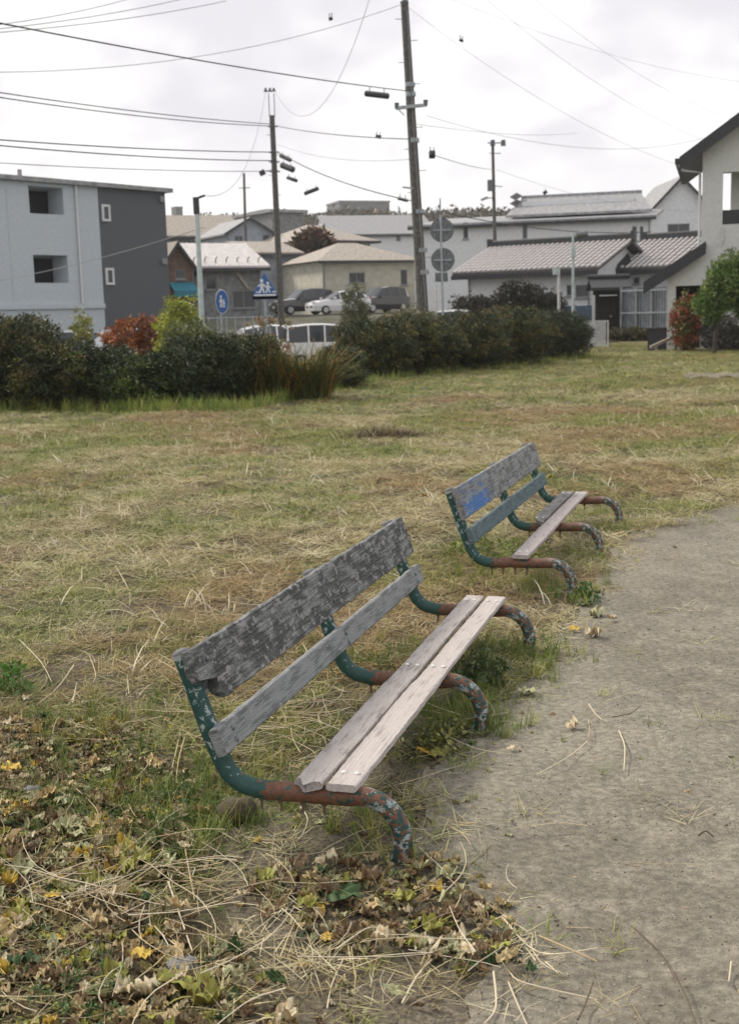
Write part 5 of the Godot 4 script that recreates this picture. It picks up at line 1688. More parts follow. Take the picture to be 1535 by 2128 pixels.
# a plank: o corner at (u = 0, front top edge), along = unit length axis, across = down the front, out = towards the front; start / finish give the ends' offset for a share v of the width
func plank(o: Vector3, along_: Vector3, across: Vector3, out: Vector3, lng: float, wid: float, th: float, sd: int, start: Callable, finish: Callable, edge: Callable) -> Mb:
	var nz := FastNoiseLite.new()
	nz.seed = sd; nz.frequency = 3.0; nz.fractal_octaves = 3
	var mb := Mb.new()
	var ring := []   # (across share, depth, nx, ny, texture v)
	var c := 0.006 / wid
	var ct := 0.006
	var nf := 8
	for k in nf + 1: ring.append([lerpf(c, 1.0 - c, float(k) / nf), 0.0, 0.0, 1.0, lerpf(0.02, 0.42, float(k) / nf)])
	ring.append([1.0, -ct, 1.0, 0.0, 0.44]); ring.append([1.0, -th + ct, 1.0, 0.0, 0.50])
	for k in 3: ring.append([lerpf(1.0 - c, c, k / 2.0), -th, 0.0, -1.0, lerpf(0.52, 0.92, k / 2.0)])
	ring.append([0.0, -th + ct, -1.0, 0.0, 0.94]); ring.append([0.0, -ct, -1.0, 0.0, 1.0]); ring.append(ring[0].duplicate()); ring[-1][4] = 1.02
	var m := ring.size()
	var segs := 90
	var flip := along_.cross(across).dot(out) > 0.0
	for i in segs + 1:
		var t := float(i) / segs
		for k in m:
			var r: Array = ring[k]
			var u0: float = start.call(r[0])
			var u1: float = lng + finish.call(r[0])
			var u := lerpf(u0, u1, t)
			var a: float = r[0] * wid
			var wob := 0.0022 * nz.get_noise_2d(u * 2.0, r[0] * 7.0) + 0.0012 * nz.get_noise_2d(u * 9.0, r[0] * 11.0 + r[1] * 90.0)
			if r[0] < 0.03: a += edge.call(u, 0) + 0.004 * nz.get_noise_2d(u * 3.0, 5.0)
			if r[0] > 0.97: a += edge.call(u, 1) + 0.004 * nz.get_noise_2d(u * 3.0, 9.0)
			mb.v.append(o + along_ * u + across * a + out * (r[1] + wob))
			mb.n.append((across * r[2] + out * r[3]).normalized())
			mb.uv.append(Vector2(u / lng, r[4]))
	for i in segs:
		for k in m - 1:
			var a := i * m + k
			var b := a + m
			mb.ix.append_array(PackedInt32Array([a, a + 1, b, a + 1, b + 1, b] if flip else [a, b, a + 1, a + 1, b, b + 1]))
	for e in [0, segs]:
		var s := -1.0 if e == 0 else 1.0
		var q := mb.v.size()
		for k in nf + 3:   # the sawn or broken end, in strips from the front face to the back
			var fk := m - 2 if k == 0 else nf + 1 if k == nf + 2 else k - 1
			var f: Vector3 = mb.v[e * m + fk]
			var g: Vector3 = mb.v[e * m + m - 3] if k == 0 else mb.v[e * m + nf + 2] if k == nf + 2 else f - out * th
			for w2 in 2:
				mb.v.append(f if w2 == 0 else g); mb.n.append(along_ * s); mb.uv.append(Vector2(0.5 + 0.03 * w2, lerpf(0.02, 0.42, float(k) / nf)))
		for k in nf + 2:
			var a := q + k * 2
			mb.ix.append_array(PackedInt32Array([a, a + 2, a + 1, a + 1, a + 2, a + 3] if (e == 0) != flip else [a, a + 1, a + 2, a + 1, a + 3, a + 2]))
	return mb

func smooth_path(p: Array, n: int) -> Array:
	var out := []
	for i in p.size() - 1:
		var a: Vector3 = p[maxi(i - 1, 0)]; var b: Vector3 = p[i]; var c: Vector3 = p[i + 1]; var d: Vector3 = p[mini(i + 2, p.size() - 1)]
		for k in n: out.append(b.cubic_interpolate(c, a, d, float(k) / n))
	out.append(p[-1])
	return out

func build_benches() -> void:
	var grain := grain_normal(60)
	var none := func(_v: float) -> float: return 0.0
	var plain := func(_u: float, _e: int) -> float: return 0.0
	var skins := [
		[skinned("back_lichen", board_tex(100, Color(0.275, 0.285, 0.283), Color(0.06, 0.064, 0.062), 0.46, Color(0.36, 0.345, 0.35), 0.30), 0.9, grain), skinned("back_grey", board_tex(120, Color(0.29, 0.302, 0.304), Color(0.12, 0.128, 0.132), 0.25, Color(0.38, 0.365, 0.375), 0.12), 0.9, grain), skinned("seat_pale", board_tex(140, Color(0.54, 0.49, 0.465), Color(0.27, 0.235, 0.22), 0.10, Color(0.5, 0.45, 0.43), 0.0), 0.85, grain), skinned("seat_pale_b", board_tex(150, Color(0.50, 0.455, 0.43), Color(0.22, 0.195, 0.185), 0.16, Color(0.5, 0.45, 0.43), 0.0), 0.85, grain), skinned("old_paint_pipe", pipe_tex(160, 0.4), 0.6, null)],
		[skinned("back_blue", board_tex(200, Color(0.29, 0.297, 0.297), Color(0.11, 0.115, 0.115), 0.3, Color(0.36, 0.345, 0.36), 0.12, 0.95), 0.9, grain), skinned("back_teal", board_tex(220, Color(0.12, 0.175, 0.185), Color(0.055, 0.085, 0.10), 0.28, Color(0.24, 0.26, 0.27), 0.24), 0.9, grain), skinned("seat_grey", board_tex(240, Color(0.46, 0.41, 0.40), Color(0.24, 0.21, 0.20), 0.14, Color(0.5, 0.45, 0.43), 0.0), 0.85, grain), skinned("seat_worn", board_tex(250, Color(0.30, 0.29, 0.285), Color(0.13, 0.125, 0.12), 0.3, Color(0.5, 0.45, 0.43), 0.0), 0.85, grain), skinned("old_paint_pipe_b", pipe_tex(170, 0.1), 0.6, null)]]
	var L := 2.3
	var Z := Vector3(0, 0, -1)
	for k in 2:
		var far := k == 1
		var sk: Array = skins[k]
		var pos := Vector3(0.871, 0, -6.298) if far else Vector3(-0.1073, 0, -3.2068)
		var o := thing("park_bench", "farther park bench with blue paint remnants and a broken rear seat board" if far else "weathered pipe framed park bench with lichened grey back boards and two bare seat boards", "bench", pos, -0.3144 if far else -0.2934, "old pipe framed benches along the path")
		o.position.y = bump(pos.x, pos.z) if not far else 0.0
		var bd := Vector3(0.3256, -0.9455, 0)   # down the back
		var bo := Vector3(0.9455, 0.3256, 0)    # out of the back
		var bt := Vector3(-0.4286, 0.584, 0)
		# back boards
		var notch := func(v: float) -> float: return 0.10 * smoothstep(0.5, 0.62, v) + 0.03 * smoothstep(0.85, 1.0, v) + 0.008 * sin(v * 14.0)
		var b1 := part(o, "back_board", plank(bt, Z, bd, bo, L, 0.176, 0.032, 11 + k, none if far else notch, none, plain), sk[0])
		var b2 := part(o, "back_board", plank(bt + bd * 0.231, Z, bd, bo, L, 0.084, 0.032, 21 + k, none, none, plain), sk[1])
		var sf := -0.047 if far else 0.047
		var ys := 0.228 if far else 0.222
		# seat boards: across runs backwards from the front edge
		var tear := func(v: float) -> float: return 0.025 * sin(v * 9.0) * (1.0 if v > 0.4 else 0.2)
		var chew := func(u: float, e: int) -> float: return (-0.012 * smoothstep(0.95, 1.02, u) * smoothstep(1.5, 1.2, u) + 0.006 * sin(u * 2.0)) if e == 1 else (-0.004 * sin(u * 3.0))
		var s1 := part(o, "seat_board", plank(Vector3(sf, ys, -0.02), Z, Vector3(-1, 0, 0), Vector3.UP, L, 0.088, 0.022, 31 + k, none, none, chew), sk[2])
		var half := func(v: float) -> float: return 1.02 + 0.25 * v * v
		var s2 := part(o, "seat_board", plank(Vector3(sf - 0.1, ys, -0.02), Z, Vector3(-1, 0, 0), Vector3.UP, L, 0.086, 0.022, 41 + k, half if far else tear, none, chew), sk[3])
		var bolt := Mb.new()
		bolt.dome(Vector3.ZERO, Vector3.UP, 0.0095, 0.006, 8)
		var bm := bolt.mesh()
		for u in [0.085, 1.16, 2.2]:
			for q in [[s1, sf - 0.022], [s1, sf - 0.062], [s2, sf - 0.122], [s2, sf - 0.162]]:
				if far and q[0] == s2 and u < 1.1: continue
				if not far and q[0] == s2 and u < 0.5: continue
				part(q[0], "bolt", bm, M.number_plate).position = Vector3(q[1], ys + 0.001, -u - 0.02)
			for q in [[b1, 0.045], [b1, 0.13], [b2, 0.26], [b2, 0.295]]:
				if q[0] == b1 and q[1] > 0.1 and u < 0.3: continue
				var h := part(q[0], "bolt", bm, M.sign_back)
				h.transform = Transform3D(Basis(Vector3.BACK, -1.24), bt + bd * q[1] + bo * 0.001 + Z * u)
		# three bent pipes, each back post, seat bearer and front leg in one
		for u in [0.055, 1.16, 2.235]:
			var e: float = (u - 1.16) * 0.0
			var pts := [Vector3(-0.479, 0.562, 0), Vector3(-0.466, 0.525, 0), Vector3(-0.42, 0.39, 0), Vector3(-0.382, 0.285, 0), Vector3(-0.34, 0.207, 0), Vector3(-0.27, 0.174, 0), Vector3(-0.14, 0.172, 0), Vector3(0.0, 0.174, 0), Vector3(0.062, 0.178, 0), Vector3(0.118, 0.158, 0), Vector3(0.158, 0.108, 0), Vector3(0.168, 0.05, 0), Vector3(0.152, -0.01, 0), Vector3(0.12, -0.07, 0)]
			if far:
				for i in range(6, pts.size()): pts[i] += Vector3(0.012 if i > 7 else 0.0, 0.006, 0)
			for i in pts.size(): pts[i].z = -u + e
			var mb := Mb.new()
			mb.tube(smooth_path(pts, 5), [0.0275], 20)
			var fr := part(o, "pipe_frame", mb, sk[4])
			var cap := Mb.new()
			cap.dome(pts[0], (pts[0] - pts[1]).normalized(), 0.0285, 0.014, 12)
			part(fr, "end_cap", cap, M.pale_stone)
			for x in [-0.25, -0.19, -0.125, -0.06]:
				var bl := Mb.new()
				bl.tube([Vector3(x, 0.151, -u), Vector3(x, 0.112, -u)], [0.0045], 6)
				bl.tube([Vector3(x, 0.152, -u), Vector3(x, 0.14, -u)], [0.009], 6)
				part(fr, "bolt", bl, M.brown_wall)

# ---------- what lies and grows on the ground ----------
func tuft(n: int, rad: float, l0: float, l1: float, w: float, lean0: float, lean1: float, sd: int) -> ArrayMesh:
	rng.seed = sd
	var mb := Mb.new()
	for i in n:
		var an := rng.randf() * TAU
		var base := Vector3(cos(an), 0, sin(an)) * rad * sqrt(rng.randf()) + Vector3(0, rng.randf_range(-0.01, 0.02) if lean0 > 1.0 else -0.01, 0)
		var dr := rng.randf() * TAU
		blade(mb, base, Vector3(cos(dr), 0, sin(dr)), rng.randf_range(l0, l1), rng.randf_range(lean0, lean1), rng.randf_range(0.0, 0.22 if lean0 > 1.0 else 0.9), w * rng.randf_range(0.6, 1.4), Color.WHITE, 3)
	return mb.mesh()

func shade_normals(mb: Mb) -> void:
	mb.n.resize(mb.v.size())
	mb.n.fill(Vector3.ZERO)
	for i in range(0, mb.ix.size(), 3):
		var a := mb.ix[i]; var b := mb.ix[i + 1]; var c := mb.ix[i + 2]
		var nn := (mb.v[c] - mb.v[a]).cross(mb.v[b] - mb.v[a])
		mb.n[a] += nn; mb.n[b] += nn; mb.n[c] += nn
	for i in mb.n.size(): mb.n[i] = mb.n[i].normalized()

func leaf_mesh(sd: int, lobes: int, crumple: float, curl: float) -> ArrayMesh:   # one fallen leaf about 1 m long, to be scaled down
	var r := RandomNumberGenerator.new()
	r.seed = sd
	var nz := FastNoiseLite.new()
	nz.seed = sd; nz.frequency = 1.6; nz.fractal_octaves = 2
	var mb := Mb.new()
	mb.use_c = true
	var seg := 26
	var rings := [0.0, 0.4, 0.75, 1.0]
	var torn := []
	for k in seg: torn.append(1.0 - 0.3 * pow(r.randf(), 3.0))
	for q in rings.size():
		for k in seg:
			var th := TAU * k / seg
			var o: float
			if lobes > 1:
				o = 0.46 * (0.74 + 0.26 * pow(absf(cos(lobes * th / 2.0)), 0.55)) * (1.0 - 0.45 * pow(0.5 - 0.5 * cos(th), 3.0))
			else:
				o = 0.5 / sqrt(pow(cos(th), 2) + pow(sin(th) / 0.5, 2))
			o *= rings[q] * (1.0 + r.randf_range(-0.05, 0.05) * float(q == 3)) * (torn[k] if q == 3 else 1.0)
			var x := o * cos(th)
			var z := o * sin(th)
			var y: float = crumple * nz.get_noise_2d(x * 3.0, z * 3.0) + curl * (z * z * 1.6 + maxf(x, 0.0) * x * 0.8) + 0.06 * crumple * sin(th * lobes) * rings[q]
			mb.v.append(Vector3(x, y, z))
			mb.uv.append(Vector2(x, z))
			var t := smoothstep(0.0, 0.35, nz.get_noise_2d(x * 5.0 + 7.0, z * 5.0))   # brown rot spots
			mb.c.append(Color.WHITE.lerp(Color(0.62, 0.45, 0.3), t))
	for q in rings.size() - 1:
		for k in seg:
			var a := q * seg + k
			var a1 := q * seg + (k + 1) % seg
			if q > 0: mb.ix.append_array(PackedInt32Array([a, a + seg, a1, a1, a + seg, a1 + seg]))
			else: mb.ix.append_array(PackedInt32Array([a, a + seg, a1 + seg]))
	shade_normals(mb)
	var k0 := mb.v.size()   # the stalk
	for i in 4:
		var t := i / 3.0
		for s in [-1.0, 1.0]:
			mb.v.append(Vector3(-0.2 - 0.5 * t, 0.02 + crumple * 0.15 * sin(t * 3.0), s * 0.018 + 0.1 * t * t))
			mb.n.append(Vector3.UP); mb.uv.append(Vector2.ZERO); mb.c.append(Color(0.9, 0.8, 0.6))
	for i in 3:
		var a := k0 + i * 2
		mb.ix.append_array(PackedInt32Array([a, a + 1, a + 2, a + 1, a + 3, a + 2]))
	return mb.mesh()

func spot(d0: float, d1: float) -> Vector3:
	var d := sqrt(lerpf(d0 * d0, d1 * d1, rng.randf()))
	return Vector3(rng.randf_range(-1.0, 1.0) * (0.37 * d + 0.5), 0, -d)

func strew(called: String, label: String, category: String, meshes: Array, m: Material, lists: Array) -> void:   # one uncountable cover, spread over its mesh variants
	for k in meshes.size():
		var o := many(self, called, meshes[k], m, lists[k][0], lists[k][1])
		tag(o, label, category)

func fresh_lists(n: int) -> Array:
	var out := []
	for k in n: out.append([[], PackedColorArray()])
	return out

func turned(p: Vector3, s: float, tilt: float) -> Transform3D:
	var b := Basis(Vector3.UP, rng.randf() * TAU) * Basis(Vector3.RIGHT, rng.randf_range(-tilt, tilt))
	return Transform3D(b.scaled(Vector3.ONE * s), p)

func build_litter() -> void:
	var flat := [tuft(18, 0.07, 0.05, 0.15, 0.0032, 1.15, 1.5, 11), tuft(18, 0.07, 0.04, 0.13, 0.0028, 1.05, 1.5, 12), tuft(16, 0.07, 0.06, 0.19, 0.0030, 1.2, 1.54, 13)]
	var green := [tuft(20, 0.05, 0.04, 0.10, 0.0035, 0.1, 1.0, 21), tuft(20, 0.05, 0.03, 0.08, 0.0032, 0.2, 1.1, 22)]
	rng.seed = 99
	var straw := [Color(0.47, 0.40, 0.225), Color(0.36, 0.295, 0.14), Color(0.56, 0.50, 0.33), Color(0.22, 0.165, 0.08), Color(0.32, 0.30, 0.115)]
	var warm := [Color(0.36, 0.255, 0.115), Color(0.25, 0.16, 0.07), Color(0.31, 0.22, 0.09), Color(0.17, 0.115, 0.055)]
	var grn := [Color(0.16, 0.225, 0.042), Color(0.23, 0.275, 0.055), Color(0.105, 0.165, 0.036), Color(0.31, 0.315, 0.075)]
	var A := fresh_lists(3)
	var B := fresh_lists(2)
	for band in [[1.8, 7.0, 12500, 0.6, 1.0], [7.0, 18.0, 42000, 0.75, 1.25], [18.0, 50.0, 60000, 1.1, 1.9]]:
		for i in int(band[2]):
			var p: Vector3 = spot(band[0], band[1])
			var d := -p.z
			if in_path(p.x, p.z) and (path_depth(p.x, p.z) > 0.12 or rng.randf() > 0.3) and rng.randf() > 0.012: continue
			if d > 19.0 and under_hedge(p): continue
			var lit := d < 4.6 and in_litter(p.x, p.z)
			var bare := nb.get_noise_2d(p.x * 0.55 + 60.0, p.z * 0.55)
			if d < 14.0 and bare > (0.18 if d < 6.0 else 0.27) and rng.randf() < 0.75: continue
			if lit and rng.randf() < 0.55: continue
			if d < 4.2 and Geometry2D.is_point_in_polygon(Vector2(p.x, p.z), bare_poly) and rng.randf() < 0.72: continue
			p.y = bump(p.x, p.z) + level(p.x, p.z)
			var gnoise := na.get_noise_2d(p.x * 1.1 + 20.0, p.z * 1.1) + 0.5 * nb.get_noise_2d(p.x * 0.9, p.z * 0.9 + 70.0)
			var gshare := smoothstep(-0.35, 0.45, gnoise - 0.02 * p.x) * (0.62 if d < 9.0 else 0.75)
			if d > 22.0: gshare = lerpf(gshare, 0.85, 0.45)
			if rng.randf() < gshare * 0.88:
				var k := rng.randi() % 2
				B[k][0].append(turned(p, rng.randf_range(band[3], band[4]) * rng.randf_range(0.8, 1.2), 0.2))
				B[k][1].append(pick(grn))
			else:
				var k := rng.randi() % 3
				A[k][0].append(turned(p, rng.randf_range(band[3], band[4]), 0.12))
				var c := pick(warm) if na.get_noise_2d(p.x * 0.6 - 30.0, p.z * 0.6) > 0.05 and rng.randf() < 0.7 else pick(straw)
				A[k][1].append(c.lerp(pick(grn), gshare * 0.65))
	strew("dry_grass", "matted dry straw coloured grass covering the park ground", "grass", flat, M.dry, A)
	strew("green_grass", "short green grass growing through the dry thatch", "grass", green, M.dry, B)
	var stub := tuft(5, 0.03, 0.06, 0.2, 0.006, 0.1, 1.0, 25)
	rng.seed = 101
	var P := fresh_lists(1)
	for i in 1700:   # pale cut stalks standing in the lawn
		var p := spot(4.5, 17.0)
		if in_path(p.x, p.z) or nb.get_noise_2d(p.x * 0.5, p.z * 0.5) < -0.05: continue
		p.y = bump(p.x, p.z)
		P[0][0].append(turned(p, rng.randf_range(0.5, 1.2), 0.3)); P[0][1].append(pick([Color(0.62, 0.56, 0.42), Color(0.52, 0.46, 0.32)]))
	strew("cut_stalks", "pale cut stalks standing scattered in the lawn", "stubble", [stub], M.dry, P)
	# taller tufts along the hedge and round the bench legs
	var tall := [tuft(26, 0.07, 0.12, 0.34, 0.0055, 0.0, 0.55, 31)]
	rng.seed = 131
	var T := fresh_lists(1)
	for i in 420:
		var px := rng.randf_range(-60, 720)
		var base_y := 858.0 - 6.0 * rng.randf() - maxf(0.0, px - 520.0) * 0.25
		var p := gp(px, base_y)
		T[0][0].append(turned(Vector3(p.x, 0, p.z), rng.randf_range(0.5, 1.15), 0.15)); T[0][1].append(pick(grn) * 1.15)
	for i in 330:
		var px := rng.randf_range(720, 1240)
		var p := gp(px, lerpf(798, 742, (px - 720.0) / 520.0) + rng.randf_range(-4, 5))
		T[0][0].append(turned(Vector3(p.x, 0, p.z), rng.randf_range(0.5, 1.0), 0.15)); T[0][1].append(pick(grn))
	for q in [[820, 1735, 24, 0.10], [985, 1500, 34, 0.11], [1085, 1380, 40, 0.12], [1030, 1360, 60, 0.16], [940, 1480, 50, 0.14], [760, 1370, 44, 0.16], [500, 1660, 26, 0.13], [470, 1700, 30, 0.14], [1180, 1236, 26, 0.12], [1280, 1108, 26, 0.12], [1060, 1215, 50, 0.22], [1020, 1190, 40, 0.2], [1235, 1165, 16, 0.1], [330, 1650, 60, 0.22], [370, 1720, 60, 0.2], [190, 1510, 60, 0.16]]:
		var c := gp(q[0], q[1])
		for i in int(q[2]):
			var p: Vector3 = c + Vector3(rng.randfn(), 0, rng.randfn()) * q[3]
			T[0][0].append(turned(Vector3(p.x, bump(p.x, p.z), p.z), rng.randf_range(0.16, 0.42), 0.2)); T[0][1].append(pick(grn))
	strew("tall_grass", "taller unmown grass along the hedge foot and round the bench legs", "grass", tall, M.dry, T)
	# loose straw and stalks
	var st := []
	for k in 3:
		rng.seed = 300 + k
		var mb := Mb.new()
		mb.use_c = true
		for j in 1:
			var pts := []
			var a := rng.randf() * TAU
			var p := Vector3(rng.randf_range(-0.05, 0.05), 0.012 + 0.008 * j, rng.randf_range(-0.05, 0.05))
			var bend := rng.randf_range(-1.2, 1.2)
			var kk := mb.v.size()
			for i in 6:
				pts.append(p)
				p += Vector3(cos(a), rng.randf_range(-0.1, 0.14), sin(a)) * rng.randf_range(0.03, 0.055)
				a += bend * 0.2
			mb.tube(pts, [0.0012, 0.0011, 0.0010, 0.0009, 0.0008, 0.0006], 4, false)
			while mb.c.size() < mb.v.size(): mb.c.append(Color.WHITE)
		st.append(mb.mesh())
	rng.seed = 310
	var S := fresh_lists(3)
	for i in 2300:
		var p := spot(1.9, 11.0)
		if in_path(p.x, p.z) and rng.randf() > (0.06 if -p.z < 3.6 else 0.02): continue
		p.y = bump(p.x, p.z) + rng.randf() * 0.02
		var k := rng.randi() % 3
		S[k][0].append(turned(p, rng.randf_range(0.5, 1.3), 0.15)); S[k][1].append(pick([Color(0.55, 0.46, 0.30), Color(0.44, 0.35, 0.21), Color(0.62, 0.54, 0.39), Color(0.30, 0.22, 0.12)]))
	for i in 250:   # straw heaped below the seat and along the litter edge
		var c := gp(640, 1520) if i < 110 else gp(330, 1880) if i < 220 else gp(1000, 1960)
		var p := c + Vector3(rng.randfn() * 0.22, 0, rng.randfn() * 0.2)
		p.y = bump(p.x, p.z) + rng.randf() * 0.05
		var k := rng.randi() % 3
		S[k][0].append(turned(p, rng.randf_range(0.7, 1.5), 0.3)); S[k][1].append(pick([Color(0.58, 0.49, 0.32), Color(0.48, 0.39, 0.24), Color(0.64, 0.56, 0.42)]))
	strew("loose_straw", "loose dry straw strewn over the grass and the path edge", "straw", st, M.dry, S)
	build_stalks()
	build_leaves()
	build_stones()

func under_hedge(p: Vector3) -> bool:
	var d := -p.z
	return d > 20.4 and p.x < -0.6 and d < 26.0 and d > 20.4 + maxf(0.0, p.x + 3.0) * 1.8

func build_stalks() -> void:
	rng.seed = 500
	var tones := [mat("stalk_pale", lin(0.60, 0.52, 0.37), 0.8), mat("stalk_tan", lin(0.44, 0.34, 0.20), 0.8), mat("stalk_dark", lin(0.12, 0.085, 0.055), 0.85)]
	var lab := ["long pale dry grass stalk lying on the ground", "long tan dry grass stalk lying on the ground", "thin dark twig lying on the bare path"]
	var list := [
		[0, 375, 1530, 358, 1600, 340, 1660], [0, 362, 1600, 335, 1655, 318, 1690], [1, 385, 1545, 372, 1590, 366, 1640], [0, 312, 1675, 330, 1720, 338, 1770, 352, 1825], [1, 340, 1795, 400, 1830, 470, 1855],
		[0, 130, 1880, 175, 1915, 250, 1925, 310, 1920], [0, 310, 1920, 350, 1950, 400, 2000], [1, 225, 1885, 290, 1840, 335, 1805], [0, 350, 1840, 380, 1920, 400, 1985], [1, 380, 1735, 390, 1800, 405, 1880], [1, 0, 1770, 20, 1745, 55, 1720],
		[0, 120, 1840, 190, 1810, 265, 1792], [0, 185, 1830, 172, 1885, 160, 1910], [1, 135, 1630, 200, 1690, 215, 1740],
		[0, 835, 2090, 880, 2010, 960, 1940, 1045, 1905], [0, 1045, 1905, 1120, 1985, 1240, 1978], [0, 1012, 1875, 1060, 1905, 1108, 1940], [1, 1120, 1945, 1180, 1985, 1240, 2010], [1, 985, 1720, 960, 1710, 915, 1708], [0, 870, 1760, 905, 1800, 930, 1830],
		[0, 1240, 2075, 1090, 2055, 1060, 2030], [0, 1025, 2030, 1030, 2090, 1005, 2128], [0, 1055, 2040, 1080, 2100, 1095, 2128], [1, 925, 1715, 960, 1740, 978, 1768],
		[0, 1220, 1548, 1180, 1580, 1115, 1620], [1, 1222, 1545, 1224, 1520, 1220, 1500], [0, 1285, 1520, 1297, 1560, 1295, 1610], [0, 1222, 1475, 1235, 1485, 1250, 1502],
		[2, 1315, 1930, 1370, 1985, 1400, 2040], [2, 1400, 2040, 1425, 2095, 1445, 2140], [2, 1200, 2128, 1215, 2090, 1232, 2055], [0, 1518, 2015, 1514, 2040, 1512, 2060], [2, 1270, 1500, 1310, 1490, 1330, 1480], [2, 1450, 1735, 1465, 1737, 1482, 1735],
		[0, 700, 1985, 760, 1940, 790, 1930], [1, 510, 1745, 570, 1755, 620, 1752], [0, 625, 1690, 640, 1720, 628, 1745], [0, 680, 2100, 690, 2040, 715, 2000], [1, 730, 1960, 735, 2010, 740, 2035],
		[0, 120, 1105, 150, 1125, 185, 1150], [0, 240, 1180, 268, 1225, 270, 1260], [0, 40, 1330, 85, 1380, 108, 1420], [0, 155, 1395, 120, 1440, 75, 1470], [1, 330, 1380, 365, 1400, 385, 1415], [1, 187, 1370, 200, 1410, 195, 1430], [0, 66, 1120, 80, 1135, 92, 1152], [0, 300, 1365, 280, 1385, 262, 1400], [0, 88, 1232, 100, 1225, 112, 1218]]
	for s in list:
		var pts := []
		for i in range(1, s.size(), 2):
			var p := gp(s[i], s[i + 1], 0.012)
			p.y = bump(p.x, p.z) + rng.randf_range(0.012, 0.035)
			pts.append(p)
		var o := pts[pts.size() / 2] as Vector3
		for i in pts.size(): pts[i] -= o
		var r := rng.randf_range(0.0019, 0.0028)
		var mb := Mb.new()
		mb.tube(smooth_path(pts, 4), [r, r, r * 0.95, r * 0.9, r * 0.85, r * 0.8, r * 0.75, r * 0.7, r * 0.6], 6)
		var t := part(self, "dry_stalk", mb, tones[s[0]])
		t.position = o
		tag(t, lab[s[0]], "stalk" if s[0] < 2 else "twig", "stalks and twigs on the ground")

